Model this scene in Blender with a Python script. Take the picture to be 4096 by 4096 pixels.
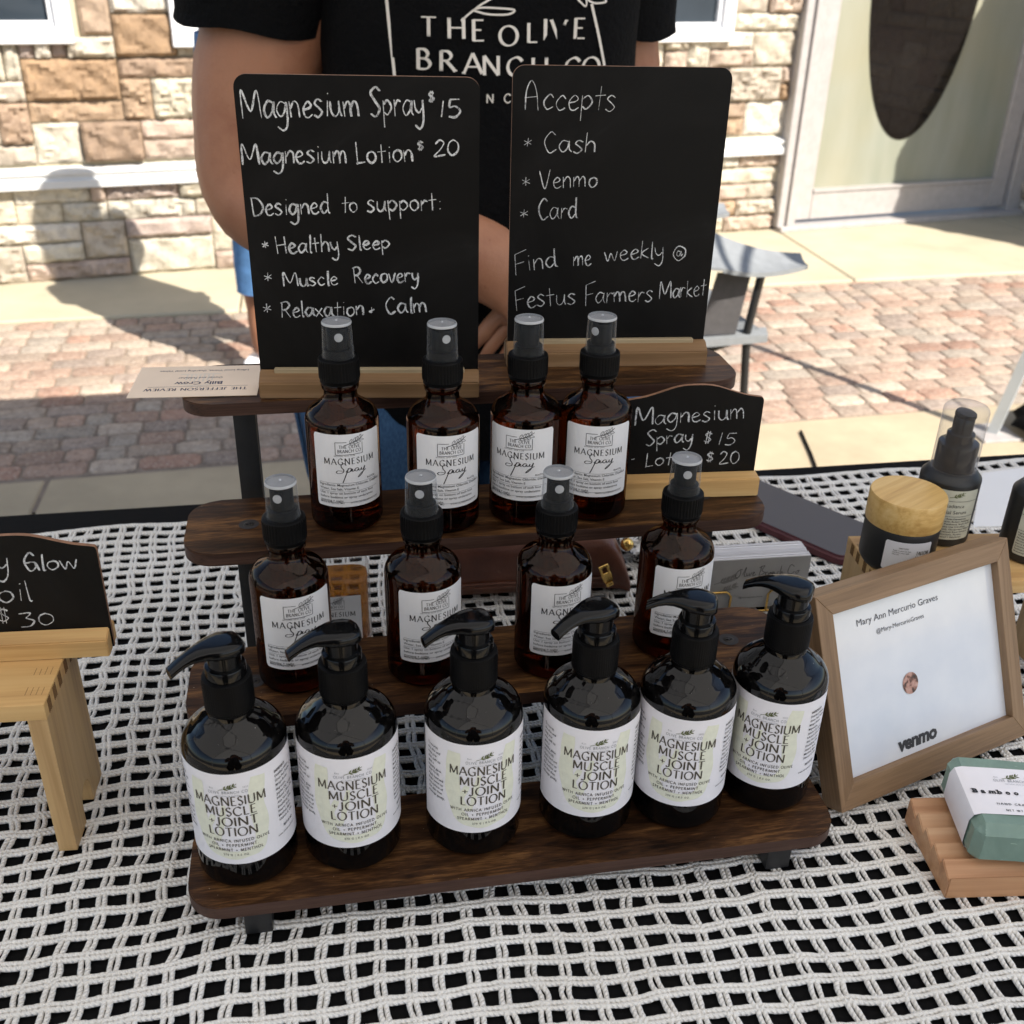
import bpy, bmesh, math, random
import numpy as np
from mathutils import Vector, Matrix
from mathutils.bvhtree import BVHTree

for o in list(bpy.data.objects): bpy.data.objects.remove(o, do_unlink=True)
SC = bpy.context.scene
COL = SC.collection
rnd = random.Random(7)
PI = math.pi

# ------------------------------------------------------------------ camera
cam_d = bpy.data.cameras.new('camera'); cam = bpy.data.objects.new('camera', cam_d); COL.objects.link(cam)
Rr = Vector((0.98463339, -0.17326676, 0.02181114)); Ru = Vector((0.06399141, 0.47418426, 0.87809703)); Rf = Vector((0.16248753, 0.86320792, -0.47798524))
M = Matrix.Identity(4)
for i in range(3):
    M[i][0] = Rr[i]; M[i][1] = Ru[i]; M[i][2] = -Rf[i]
M[0][3], M[1][3], M[2][3] = 0.0987920, -0.4494560, 0.5268098
cam.matrix_world = M
cam_d.sensor_width = 36; cam_d.sensor_height = 36; cam_d.lens = 36 * 4282.3 / 4096
cam_d.clip_start = 0.01; cam_d.clip_end = 500
cam_d.dof.use_dof = True; cam_d.dof.focus_distance = 0.70; cam_d.dof.aperture_fstop = 13.5
SC.camera = cam

# ------------------------------------------------------------------ light
SUN_EL = math.radians(45); SUN_H = Vector((0.60, -0.80, 0)).normalized()   # towards the sun
sun_dir = Vector((SUN_H.x * math.cos(SUN_EL), SUN_H.y * math.cos(SUN_EL), math.sin(SUN_EL)))
W = bpy.data.worlds.new('World'); SC.world = W; W.use_nodes = True
nt = W.node_tree; nt.nodes.clear()
wo = nt.nodes.new('ShaderNodeOutputWorld'); bg = nt.nodes.new('ShaderNodeBackground'); sky = nt.nodes.new('ShaderNodeTexSky')
sky.sky_type = 'NISHITA'; sky.sun_disc = False; sky.sun_elevation = SUN_EL
sky.sun_rotation = math.atan2(sun_dir.x, sun_dir.y)
bg.inputs['Strength'].default_value = 0.07
nt.links.new(sky.outputs[0], bg.inputs[0]); nt.links.new(bg.outputs[0], wo.inputs[0])
sl = bpy.data.lights.new('sun', 'SUN'); sl.energy = 3.3; sl.angle = math.radians(0.53); sl.color = (1, .94, .86)
so = bpy.data.objects.new('sun', sl); COL.objects.link(so); so.rotation_euler = sun_dir.to_track_quat('Z', 'Y').to_euler(); so.location = sun_dir * 30
SC.view_settings.view_transform = 'Standard'; SC.view_settings.look = 'None'; SC.view_settings.exposure = 1.58; SC.view_settings.gamma = 1
SC.view_settings.use_curve_mapping = False
SC.render.engine = 'CYCLES'
SC.cycles.max_bounces = 10; SC.cycles.transparent_max_bounces = 16; SC.cycles.transmission_bounces = 8; SC.cycles.caustics_reflective = False; SC.cycles.caustics_refractive = False
SC.cycles.use_denoising = True

# ------------------------------------------------------------------ helpers
def setp(o, label=None, cat=None, group=None, kind=None):
    if label: o['label'] = label
    if cat: o['category'] = cat
    if group: o['group'] = group
    if kind: o['kind'] = kind
    return o

def thing(name, label, cat, loc=(0, 0, 0), rz=0, group=None):
    o = bpy.data.objects.new(name, None); COL.objects.link(o); o.location = loc; o.rotation_euler = (0, 0, rz); o.empty_display_size = .02
    return setp(o, label, cat, group)

def obj(name, me, m=None, parent=None, smooth=None, loc=None, rot=None):
    o = bpy.data.objects.new(name, me); COL.objects.link(o)
    if m is not None:
        for q in (m if isinstance(m, (list, tuple)) else [m]): me.materials.append(q)
    if parent is not None: o.parent = parent
    if loc is not None: o.location = loc
    if rot is not None: o.rotation_euler = rot
    if smooth is not None: smooth_me(me, smooth)
    return o

def smooth_me(me, ang=35):
    me.polygons.foreach_set('use_smooth', [True] * len(me.polygons))
    try: me.set_sharp_from_angle(angle=math.radians(ang))
    except Exception: pass

def pymesh(name, V, F):
    me = bpy.data.meshes.new(name); me.from_pydata([tuple(v) for v in V], [], F); me.update(); return me

def bm_mesh(name, bm):
    me = bpy.data.meshes.new(name); bmesh.ops.recalc_face_normals(bm, faces=bm.faces); bm.to_mesh(me); bm.free(); return me

def add_box(bm, x0, x1, y0, y1, z0, z1, M4=None, bev=0, seg=2):
    r = bmesh.ops.create_cube(bm, size=1)
    vs = r['verts']
    for v in vs: v.co = Vector(((x0 + x1) / 2 + v.co.x * (x1 - x0), (y0 + y1) / 2 + v.co.y * (y1 - y0), (z0 + z1) / 2 + v.co.z * (z1 - z0)))
    if bev:
        es = list({e for v in vs for e in v.link_edges})
        g = bmesh.ops.bevel(bm, geom=es, offset=bev, segments=seg, affect='EDGES', profile=.6)
        vs = list({v for f in g['faces'] for v in f.verts} | {v for v in vs if v.is_valid})
    if M4 is not None:
        for v in vs: v.co = M4 @ v.co
    return vs

def box_me(name, x0, x1, y0, y1, z0, z1, bev=0, seg=2):
    bm = bmesh.new(); add_box(bm, x0, x1, y0, y1, z0, z1, None, bev, seg); return bm_mesh(name, bm)

def lathe(name, prof, n=48, knurl=None):
    """prof: list of (r,z); knurl: (zlo,zhi,count,depth)"""
    V = []; F = []; P = len(prof)
    for i in range(n):
        a = 2 * PI * i / n
        for (r, z) in prof:
            rr = r
            if knurl and knurl[0] <= z <= knurl[1]: rr = r - knurl[3] * (.5 + .5 * math.cos(knurl[2] * a))
            V.append((rr * math.cos(a), rr * math.sin(a), z))
    for i in range(n):
        j = (i + 1) % n
        for k in range(P - 1): F.append((i * P + k, j * P + k, j * P + k + 1, i * P + k + 1))
    if prof[0][0] > 1e-6: F.append([i * P for i in range(n)][::-1])
    if prof[-1][0] > 1e-6: F.append([i * P + P - 1 for i in range(n)])
    me = bpy.data.meshes.new(name); me.from_pydata(V, [], F); me.update()
    bm = bmesh.new(); bm.from_mesh(me); bmesh.ops.remove_doubles(bm, verts=bm.verts, dist=1e-7); bmesh.ops.recalc_face_normals(bm, faces=bm.faces); bm.to_mesh(me); bm.free()
    return me

def arcp(cx, cz, r, a0, a1, n=6):
    return [(cx + r * math.cos(math.radians(a0 + (a1 - a0) * i / n)), cz + r * math.sin(math.radians(a0 + (a1 - a0) * i / n))) for i in range(n + 1)]

def tube(bm, pts, rad, n=8, closed_ends=True):
    pts = [Vector(p) for p in pts]; rings = []
    rads = rad if isinstance(rad, (list, tuple)) else [rad] * len(pts)
    up = Vector((0, 0, 1))
    for i, p in enumerate(pts):
        t = (pts[min(i + 1, len(pts) - 1)] - pts[max(i - 1, 0)]).normalized()
        u = up if abs(t.dot(up)) < .95 else Vector((0, 1, 0))
        s = t.cross(u).normalized(); w = s.cross(t).normalized()
        rings.append([bm.verts.new(p + (s * math.cos(2 * PI * k / n) + w * math.sin(2 * PI * k / n)) * rads[i]) for k in range(n)])
    for a, b in zip(rings, rings[1:]):
        for k in range(n): bm.faces.new((a[k], a[(k + 1) % n], b[(k + 1) % n], b[k]))
    if closed_ends: bm.faces.new(rings[0][::-1]); bm.faces.new(rings[-1])

def loft(rings, caps=True):
    """rings: list of lists of 3D points (same count)"""
    V = [p for r in rings for p in r]; n = len(rings[0]); F = []
    for i in range(len(rings) - 1):
        for k in range(n): F.append((i * n + k, i * n + (k + 1) % n, (i + 1) * n + (k + 1) % n, (i + 1) * n + k))
    if caps: F.append(list(range(n))[::-1]); F.append([(len(rings) - 1) * n + k for k in range(n)])
    return V, F

def ell(cx, cy, z, rx, ry, n=32, pw=2.0):
    out = []
    for k in range(n):
        a = 2 * PI * k / n; c, s = math.cos(a), math.sin(a)
        out.append((cx + rx * math.copysign(abs(c) ** (2 / pw), c), cy + ry * math.copysign(abs(s) ** (2 / pw), s), z))
    return out

def prism(bm, outline, y0, y1, M4=None):
    """outline in (x,z), extruded in y"""
    a = [bm.verts.new((x, y0, z)) for x, z in outline]; b = [bm.verts.new((x, y1, z)) for x, z in outline]
    n = len(outline)
    for i in range(n): bm.faces.new((a[i], a[(i + 1) % n], b[(i + 1) % n], b[i]))
    bm.faces.new(a[::-1]); bm.faces.new(b)
    if M4 is not None:
        for v in a + b: v.co = M4 @ v.co

def rrect(w, h, r, n=5, x0=0, z0=0):
    o = []
    for cx, cz, a0 in ((w - r, r, -90), (w - r, h - r, 0), (r, h - r, 90), (r, r, 180)):
        for i in range(n + 1):
            a = math.radians(a0 + 90 * i / n); o.append((x0 + cx + r * math.cos(a), z0 + cz + r * math.sin(a)))
    return o

def copy_tree(o, parent=None):
    c = o.copy(); COL.objects.link(c)
    if parent is not None: c.parent = parent
    for ch in list(o.children): copy_tree(ch, c)
    return c

# ------------------------------------------------------------------ materials
class NT:
    def __init__(s, name):
        s.m = bpy.data.materials.new(name); s.m.use_nodes = True; s.t = s.m.node_tree; s.b = s.t.nodes['Principled BSDF']; s.out = s.t.nodes['Material Output']
    def n(s, ty, **k):
        x = s.t.nodes.new(ty)
        for a, v in k.items():
            if a.startswith('i_'):
                key = a[2:]
                key = int(key) if key.isdigit() else key.replace('_', ' ')
                x.inputs[key].default_value = v
            else: setattr(x, a, v)
        return x
    def l(s, a, b): s.t.links.new(a, b)
    def coord(s, kind='Object', scale=(1, 1, 1), rot=(0, 0, 0)):
        c = s.n('ShaderNodeTexCoord'); mp = s.n('ShaderNodeMapping'); mp.inputs['Scale'].default_value = scale; mp.inputs['Rotation'].default_value = rot
        s.l(c.outputs[kind], mp.inputs[0]); return mp.outputs[0]
    def noise(s, vec, scale, detail=4, rough=.55, dist=0):
        x = s.n('ShaderNodeTexNoise'); x.inputs['Scale'].default_value = scale; x.inputs['Detail'].default_value = detail; x.inputs['Roughness'].default_value = rough; x.inputs['Distortion'].default_value = dist
        if vec is not None: s.l(vec, x.inputs['Vector'])
        return x.outputs['Fac']
    def ramp(s, fac, stops):
        r = s.n('ShaderNodeValToRGB'); e = r.color_ramp.elements
        while len(e) < len(stops): e.new(.5)
        for q, (p, c) in zip(e, stops):
            q.position = p; q.color = (*c, 1) if len(c) == 3 else c
        s.l(fac, r.inputs[0]); return r.outputs[0]
    def mix(s, f, a, b, mode='MIX'):
        x = s.n('ShaderNodeMix', data_type='RGBA', blend_type=mode)
        for i, q in ((0, f), (6, a), (7, b)):
            if hasattr(q, 'links'): s.l(q, x.inputs[i])
            else: x.inputs[i].default_value = q if i == 0 else ((*q, 1) if len(q) == 3 else q)
        return x.outputs[2]
    def math(s, op, a, b=None):
        x = s.n('ShaderNodeMath', operation=op)
        for i, q in ((0, a), (1, b)):
            if q is None: continue
            if hasattr(q, 'links'): s.l(q, x.inputs[i])
            else: x.inputs[i].default_value = q
        return x.outputs[0]
    def bump(s, h, strength=.3, dist=.001):
        x = s.n('ShaderNodeBump'); x.inputs['Strength'].default_value = strength; x.inputs['Distance'].default_value = dist; s.l(h, x.inputs['Height']); s.l(x.outputs[0], s.b.inputs['Normal']); return x
    def set(s, color=None, rough=None, metal=None, spec=None, **k):
        for key, v in (('Base Color', color), ('Roughness', rough), ('Metallic', metal), ('Specular IOR Level', spec)):
            if v is None: continue
            if hasattr(v, 'links'): s.l(v, s.b.inputs[key])
            else: s.b.inputs[key].default_value = (*v, 1) if key == 'Base Color' and len(v) == 3 else v
        for a, v in k.items(): s.b.inputs[a.replace('_', ' ')].default_value = v
        return s

def plain(name, c, rough=.5, var=.12, nscale=40, bump=0, bdist=.0005, metal=0, spec=.5, rvar=.08):
    t = NT(name); v = t.coord('Object')
    nz = t.noise(v, nscale, 5)
    lo = tuple(x * (1 - var) for x in c); hi = tuple(min(1, x * (1 + var)) for x in c)
    col = t.ramp(nz, [(.3, lo), (.7, hi)])
    rg = t.math('ADD', t.math('MULTIPLY', nz, rvar * 2), max(0, rough - rvar))
    t.set(col, rg, metal, spec)
    if bump: t.bump(t.noise(v, nscale * 6, 4), bump, bdist)
    return t.m

def wood(name, dark, mid, light, axis=0, scale=1.0, rough=.5, fine=1.0, bump=.15, spec=.4, contrast=1.0, short=1.0):
    """straight grain along the given local axis"""
    t = NT(name)
    sc = [60 * scale] * 3; sc[axis] = 3.0 * scale * short
    v = t.coord('Object', tuple(sc))
    n1 = t.noise(v, 1.0, 6, .6, .6)
    sc2 = [420 * scale * fine] * 3; sc2[axis] = 14 * scale * short
    n2 = t.noise(t.coord('Object', tuple(sc2)), 1.0, 3, .6)
    n3 = t.noise(t.coord('Object', tuple(x * .25 for x in sc)), 1.0, 2)
    f = t.math('ADD', t.math('MULTIPLY', n1, .55), t.math('ADD', t.math('MULTIPLY', n2, .3), t.math('MULTIPLY', n3, .25)))
    w = .16 / contrast
    col = t.ramp(f, [(.55 - w, dark), (.55, mid), (.55 + w, light)])
    if short > 2:   # crumbs and scuffs on the laminate
        fl = t.noise(t.coord('Object'), 420, 2, .5); col = t.mix(t.ramp(fl, [(.775, (0, 0, 0)), (.79, (.8, .8, .8))]), col, (.42, .36, .28))
    t.set(col, t.math('ADD', t.math('MULTIPLY', n2, .2), rough - .1), 0, spec)
    t.bump(n2, bump, .0004)
    return t.m

MAT = {}
MAT['walnut'] = wood('dark_laminate', (.0085, .0036, .0016), (.047, .0200, .0078), (.165, .078, .027), 0, 2.0, .42, 1.0, .3, .18, 1.2, 3.2)
MAT['shelf_edge'] = wood('laminate_edge', (.026, .0125, .0085), (.062, .032, .023), (.095, .052, .038), 0, 2.2, .5, 1.2, .2, .25, 1.1)
MAT['pine'] = wood('pine', (.38, .20, .070), (.58, .355, .140), (.68, .46, .21), 0, .55, .5, .9, .1)
MAT['pine_y'] = wood('pine_vertical', (.33, .19, .075), (.52, .335, .155), (.61, .42, .22), 2, .6, .5, .9, .1)
MAT['basewood'] = wood('base_wood', (.13, .07, .032), (.225, .13, .062), (.31, .19, .10), 0, .8, .55, .9, .15, .25)
MAT['basewood_pale'] = wood('base_wood_pale', (.26, .19, .115), (.38, .295, .18), (.46, .37, .24), 0, .8, .6, .9, .15, .25)
MAT['oak'] = wood('oak_frame', (.13, .075, .038), (.245, .150, .080), (.33, .215, .125), 0, 1.3, .5, 1.0, .25)
MAT['oak_v'] = wood('oak_frame_upright', (.13, .075, .038), (.245, .150, .080), (.33, .215, .125), 2, 1.3, .5, 1.0, .25)
MAT['cedar'] = wood('cedar', (.33, .15, .07), (.50, .27, .14), (.60, .38, .22), 0, .6, .5, .9, .1)
MAT['bamboo'] = wood('bamboo_lid', (.42, .23, .06), (.62, .40, .14), (.72, .52, .24), 0, 1.2, .4, .6, .05)
MAT['black_metal'] = plain('black_powder_coat', (.012, .012, .013), .45, .2, 300, .15, .0002)
MAT['black_plastic_gloss'] = plain('black_gloss_plastic', (.0030, .0030, .0033), .12, .2, 60, 0, rvar=.04, spec=.28)
MAT['black_plastic_matte'] = plain('black_matte_plastic', (.0040, .0040, .0044), .42, .2, 90, spec=.09)
MAT['bottle_black'] = plain('black_bottle', (.0022, .0019, .0019), .06, .2, 25, 0, rvar=.025, spec=.36)
def black_bottle():
    t = NT('black_bottle'); v = t.coord('Object'); sp = t.noise(v, 620, 2, .5); sm = t.noise(v, 28, 5, .65)
    t.set(t.ramp(sp, [(.765, (.0022, .0019, .0019)), (.785, (.22, .21, .20))]), t.ramp(sm, [(.40, (.035, .035, .035)), (.66, (.07, .07, .07)), (.80, (.20, .20, .20))]), 0, .36); return t.m
MAT['bottle_black'] = black_bottle()
MAT['frost_black'] = plain('frosted_black', (.013, .013, .013), .48, .1, 60)
MAT['paper'] = plain('label_paper', (.82, .80, .835), .55, .02, 80)
MAT['label_spray'] = plain('label_satin', (.78, .77, .78), .38, .02, 80)
MAT['ink'] = plain('black_ink', (.018, .016, .018), .6, .2, 200)
MAT['ink_brown'] = plain('brown_ink', (.062, .050, .034), .6, .2, 200)
MAT['ink_grey'] = plain('grey_ink', (.30, .31, .33), .6, .1, 200)
MAT['ink_green'] = plain('olive_ink', (.10, .12, .035), .6, .3, 200)
MAT['pale_green'] = plain('pale_green_wash', (.76, .765, .635), .6, .05, 250)
MAT['cardstock'] = plain('cream_card', (.72, .58, .45), .6, .04, 30)
MAT['screw'] = plain('screw_steel', (.035, .032, .03), .5, .2, 300, metal=.6)
MAT['gold'] = plain('gold_metal', (.80, .52, .16), .25, .1, 60, metal=1)
MAT['alu'] = plain('brushed_aluminium', (.42, .39, .37), .5, .08, 30, metal=.15)
MAT['white_frame'] = plain('white_vinyl', (.80, .80, .80), .4, .03, 20)
MAT['sill'] = plain('pale_sill', (.62, .62, .60), .55, .06, 12, .1)
MAT['concrete'] = plain('concrete', (.44, .385, .27), .85, .10, 5, .35, .004)
MAT['concrete_near'] = plain('concrete_tan', (.40, .325, .215), .85, .12, 6, .35, .004)
MAT['subbase'] = plain('joint_sand', (.23, .18, .135), .9, .2, 30)
MAT['ground'] = plain('asphalt', (.06, .06, .06), .85, .15, 20, .2, .003)
MAT['shirt'] = plain('black_cotton', (.0042, .0042, .0046), .9, .2, 25, .6, .006, spec=.08)
MAT['logo_white'] = plain('shirt_print', (.74, .68, .61), .7, .05, 200)
MAT['black_cloth'] = plain('black_tablecloth', (.0045, .0045, .005), .85, .15, 40, .3, .001, spec=.1)
MAT['maroon'] = plain('maroon_silicone', (.075, .014, .018), .5, .08, 60)
MAT['chair_grey'] = plain('grey_sling', (.20, .21, .215), .7, .1, 40, .2)
MAT['chair_mesh'] = plain('dark_mesh', (.060, .056, .056), .8, .15, 60)
MAT['sheet'] = plain('white_sheet', (.78, .77, .76), .5, .02, 10)
MAT['pole_grey'] = plain('pole_grey', (.42, .44, .44), .45, .05, 20)
MAT['hair'] = plain('brown_hair', (.035, .02, .012), .5, .3, 80)

def skin_mat(name, c):
    t = NT(name); v = t.coord('Object'); n = t.noise(v, 11, 7, .68); n2 = t.math('ADD', t.noise(v, 260, 4, .7), t.math('MULTIPLY', t.noise(v, 60, 3), .8))
    col = t.ramp(n, [(.3, (c[0] * .78, c[1] * .68, c[2] * .66)), (.55, c), (.8, (c[0] * 1.08, c[1] * .98, c[2] * .92))])
    col = t.mix(t.ramp(t.noise(v, 110, 2), [(.70, (0, 0, 0)), (.76, (.4, .4, .4))]), col, (c[0] * .5, c[1] * .38, c[2] * .3))
    t.set(col, .5, 0, .4); t.b.inputs['Subsurface Weight'].default_value = .08; t.b.inputs['Subsurface Radius'].default_value = (.01, .004, .002); t.b.inputs['Subsurface Scale'].default_value = .5
    t.bump(n2, .45, .0012); return t.m
MAT['skin'] = skin_mat('tanned_skin', (.37, .168, .092))

def denim():
    t = NT('denim'); v = t.coord('Object'); n = t.noise(v, 9, 5); w = t.noise(t.coord('Object', (500, 500, 160)), 1, 2)
    col = t.mix(.35, t.ramp(n, [(.3, (.022, .055, .12)), (.7, (.055, .125, .24))]), t.ramp(w, [(.35, (.02, .045, .10)), (.65, (.09, .18, .31))]))
    t.set(col, .85, 0, .2); t.bump(w, .3, .0008); return t.m
MAT['denim'] = denim()

def chalkboard():
    t = NT('chalkboard'); v = t.coord('Object'); n = t.noise(v, 9, 6, .65, 1.2); n2 = t.noise(t.coord('Object', (1, 1, .15)), 700, 3)
    col = t.ramp(n, [(.42, (.0036, .0033, .0032)), (.56, (.0062, .0058, .0057)), (.66, (.012, .0118, .012)), (.78, (.026, .026, .027))])
    t.set(col, t.math('ADD', t.math('MULTIPLY', n, .2), .38), 0, .16); t.bump(n2, .12, .0002); return t.m
MAT['chalkboard'] = chalkboard()

def chalk():
    t = NT('chalk'); v = t.coord('Object'); n = t.noise(v, 1500, 3, .7)
    n2 = t.noise(v, 260, 3, .6); t.set(t.ramp(t.math('ADD', t.math('MULTIPLY', n, .6), t.math('MULTIPLY', n2, .4)), [(.36, (.035, .035, .035)), (.44, (.34, .34, .35)), (.53, (.66, .67, .68)), (.7, (.74, .75, .76))]), .9, 0, .1); return t.m
MAT['chalk'] = chalk()

def amber():
    t = NT('amber_glass'); t.t.nodes.remove(t.b)
    g = t.n('ShaderNodeBsdfGlass'); g.inputs['Color'].default_value = (.40, .150, .036, 1); g.inputs['IOR'].default_value = 1.42; g.inputs['Roughness'].default_value = 0
    d = t.n('ShaderNodeBsdfPrincipled'); d.inputs['Base Color'].default_value = (.0045, .0020, .0010, 1); d.inputs['Roughness'].default_value = .05
    mx = t.n('ShaderNodeMixShader'); mx.inputs[0].default_value = .42
    t.l(g.outputs[0], mx.inputs[1]); t.l(d.outputs[0], mx.inputs[2]); t.l(mx.outputs[0], t.out.inputs[0]); return t.m
MAT['amber'] = amber()

def thin_clear(name, col, alpha_edge=.5, base=.10, tint=(.95, .96, .97), rough=.08):
    """thin transparent plastic shell"""
    t = NT(name); t.t.nodes.remove(t.b)
    tr = t.n('ShaderNodeBsdfTransparent'); tr.inputs[0].default_value = (*tint, 1)
    d = t.n('ShaderNodeBsdfPrincipled'); d.inputs['Base Color'].default_value = (*col, 1); d.inputs['Roughness'].default_value = rough
    lw = t.n('ShaderNodeLayerWeight'); lw.inputs[0].default_value = .35
    f = t.math('ADD', t.math('MULTIPLY', t.math('POWER', lw.outputs['Facing'], 2.2), alpha_edge), base)
    mx = t.n('ShaderNodeMixShader'); t.l(f, mx.inputs[0]); t.l(tr.outputs[0], mx.inputs[1]); t.l(d.outputs[0], mx.inputs[2]); t.l(mx.outputs[0], t.out.inputs[0]); return t.m
MAT['clear_cap'] = thin_clear('clear_overcap', (.42, .43, .44), .62, .03)
def clear_top():
    t = NT('clear_cap_top'); t.t.nodes.remove(t.b); tr = t.n('ShaderNodeBsdfTransparent'); d = t.n('ShaderNodeBsdfPrincipled'); d.inputs['Base Color'].default_value = (.16, .165, .175, 1); d.inputs['Roughness'].default_value = .2; d.inputs['Specular IOR Level'].default_value = .15
    mx = t.n('ShaderNodeMixShader'); mx.inputs[0].default_value = .30; t.l(tr.outputs[0], mx.inputs[1]); t.l(d.outputs[0], mx.inputs[2]); t.l(mx.outputs[0], t.out.inputs[0]); return t.m
MAT['clear_top'] = clear_top()
MAT['clear_cap2'] = thin_clear('clear_serum_cap', (.50, .46, .44), .75, .10)
MAT['flask_oil'] = thin_clear('amber_flask_glass', (.40, .15, .02), .4, .45, (.95, .62, .20), .05)

def glass_dark(name, c, rough=.03):
    t = NT(name); v = t.coord('Object'); n = t.noise(v, 1.7, 3)
    t.set(t.ramp(n, [(.3, tuple(x * .7 for x in c)), (.7, tuple(x * 1.3 for x in c))]), rough, 0, .6); return t.m
MAT['glass'] = glass_dark('window_glass', (.035, .045, .055))
MAT['oval'] = glass_dark('dark_oval_glass', (.009, .0075, .007))
def frosted():
    t = NT('frosted_door_glass'); v = t.coord('Object'); n = t.noise(t.coord('Object', (3, 3, .6)), 2, 4)
    n2 = t.noise(v, 1.1, 3)
    t.set(t.mix(t.ramp(n2, [(.4, (0, 0, 0)), (.7, (.7, .7, .7))]), t.ramp(n, [(.3, (.24, .255, .20)), (.7, (.32, .325, .27))]), (.31, .27, .15)), .16, 0, .5); return t.m
MAT['frosted'] = frosted()
MAT['screen'] = glass_dark('phone_screen', (.080, .070, .071), .5)  # reflection of the canopy is put into this grey colour

def attr_mat(name, attr, rough, nscale, bstr, bdist, speck=None):
    t = NT(name); a = t.n('ShaderNodeAttribute'); a.attribute_name = attr; v = t.coord('Object')
    n = t.noise(v, nscale, 6, .62); col = t.mix(.75, a.outputs['Color'], t.ramp(n, [(.32, (.60, .57, .54)), (.5, (1, 1, 1)), (.72, (1.3, 1.27, 1.2))]), 'MULTIPLY')
    if speck:
        s = t.noise(v, speck, 2, .5); col = t.mix(t.ramp(s, [(.58, (0, 0, 0)), (.68, (.55, .55, .55))]), col, (.58, .50, .41))
        s2 = t.noise(v, speck * .8, 2, .5); col = t.mix(t.ramp(s2, [(.33, (.35, .35, .35)), (.42, (0, 0, 0))]), col, (.12, .085, .07))
    t.set(col, rough, 0, .25); t.bump(n, bstr, bdist); return t.m
MAT['stone'] = attr_mat('ledge_stone', 'Col', .88, 24, .8, .012)
MAT['paver'] = attr_mat('brick_paver', 'Col', .85, 45, .4, .003, 120)

def rope():
    t = NT('cotton_cord'); uv = t.n('ShaderNodeUVMap'); sep = t.n('ShaderNodeSeparateXYZ'); t.l(uv.outputs[0], sep.inputs[0])
    ph = t.math('ADD', t.math('MULTIPLY', sep.outputs[0], 2 * PI), t.math('MULTIPLY', sep.outputs[1], 4 * PI))
    s = t.math('SINE', ph); v = t.coord('Object'); n = t.noise(v, 900, 3); n0 = t.noise(v, 9, 3)
    col = t.ramp(n0, [(.3, (.74, .71, .66)), (.7, (.83, .81, .77))])
    t.set(col, .9, 0, .15); t.b.inputs['Sheen Weight'].default_value = .15
    h = t.math('ADD', t.math('MULTIPLY', s, .42), t.math('MULTIPLY', n, .7)); t.bump(h, .9, .0008); return t.m
MAT['rope'] = rope()

def canopy_mat():
    t = NT('canopy_fabric'); t.t.nodes.remove(t.b); v = t.coord('Object', (200, 200, 200))
    d = t.n('ShaderNodeBsdfDiffuse'); tl = t.n('ShaderNodeBsdfTranslucent'); mx = t.n('ShaderNodeMixShader'); mx.inputs[0].default_value = .56
    c = t.ramp(t.noise(v, 1, 2), [(.3, (.70, .69, .67)), (.7, (.76, .75, .73))])
    t.l(c, d.inputs[0]); t.l(c, tl.inputs[0])
    t.l(d.outputs[0], mx.inputs[1]); t.l(tl.outputs[0], mx.inputs[2]); t.l(mx.outputs[0], t.out.inputs[0]); return t.m
MAT['canopy'] = canopy_mat()
def soap():
    t = NT('mint_soap'); v = t.coord('Object'); n = t.noise(v, 30, 5, .6, 1); sp = t.noise(t.coord('Object', (1, 4, 4)), 110, 2)
    col = t.ramp(n, [(.3, (.155, .235, .195)), (.6, (.21, .305, .255)), (.8, (.29, .39, .335))])
    col = t.mix(t.ramp(sp, [(.70, (0, 0, 0)), (.74, (.7, .7, .7))]), col, (.45, .58, .47))
    t.set(col, .42, 0, .45); t.b.inputs['Subsurface Weight'].default_value = .2; t.b.inputs['Subsurface Radius'].default_value = (.004, .006, .005); t.bump(n, .2, .001); return t.m
MAT['soap'] = soap()
def leather():
    t = NT('brown_leather'); v = t.coord('Object'); n = t.noise(v, 25, 5); vo = t.n('ShaderNodeTexVoronoi'); vo.inputs['Scale'].default_value = 700; t.l(v, vo.inputs['Vector'])
    t.set(t.ramp(n, [(.3, (.085, .027, .015)), (.7, (.17, .060, .032))]), .38, 0, .5); t.bump(vo.outputs['Distance'], .2, .0006); return t.m
MAT['leather'] = leather()
def crinkle():
    t = NT('crumpled_plastic'); v = t.coord('Object'); n = t.noise(v, 60, 3, .5, 2)
    t.set(t.ramp(n, [(.42, (.02, .02, .02)), (.48, (.70, .69, .67)), (.8, (.8, .8, .78))]), .15, 0, .6); return t.m
MAT['crinkle'] = crinkle()

# ------------------------------------------------------------------ lettering
_TC = {}
def txt(body, bold=0.0, shear=0.0, spacing=1.0):
    """flat lettering as (verts Nx2, faces); built-in font, size 1"""
    key = (body, bold, shear, spacing)
    if key in _TC: return _TC[key]
    cu = bpy.data.curves.new('t', 'FONT'); cu.body = body; cu.size = 1; cu.resolution_u = 2; cu.offset = bold; cu.shear = shear; cu.space_character = spacing
    o = bpy.data.objects.new('t', cu); COL.objects.link(o)
    dg = bpy.context.evaluated_depsgraph_get()
    me = bpy.data.meshes.new_from_object(o.evaluated_get(dg))
    V = np.array([v.co[:2] for v in me.vertices]) if len(me.vertices) else np.zeros((0, 2)); F = [tuple(q.vertices) for q in me.polygons]
    bpy.data.objects.remove(o, do_unlink=True); bpy.data.curves.remove(cu); bpy.data.meshes.remove(me)
    _TC[key] = (V, F); return V, F
def fit(VF, x0, x1, y, h=None, hcap=0.69):
    """place lettering between x0..x1 on baseline y with cap height h"""
    V, F = VF
    if not len(V): return V, F
    V = V.copy(); w = V[:, 0].max() - V[:, 0].min(); sx = (x1 - x0) / w; sy = sx if h is None else h / hcap
    V[:, 0] = (V[:, 0] - V[:, 0].min()) * sx + x0; V[:, 1] = V[:, 1] * sy + y
    return V, F
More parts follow.
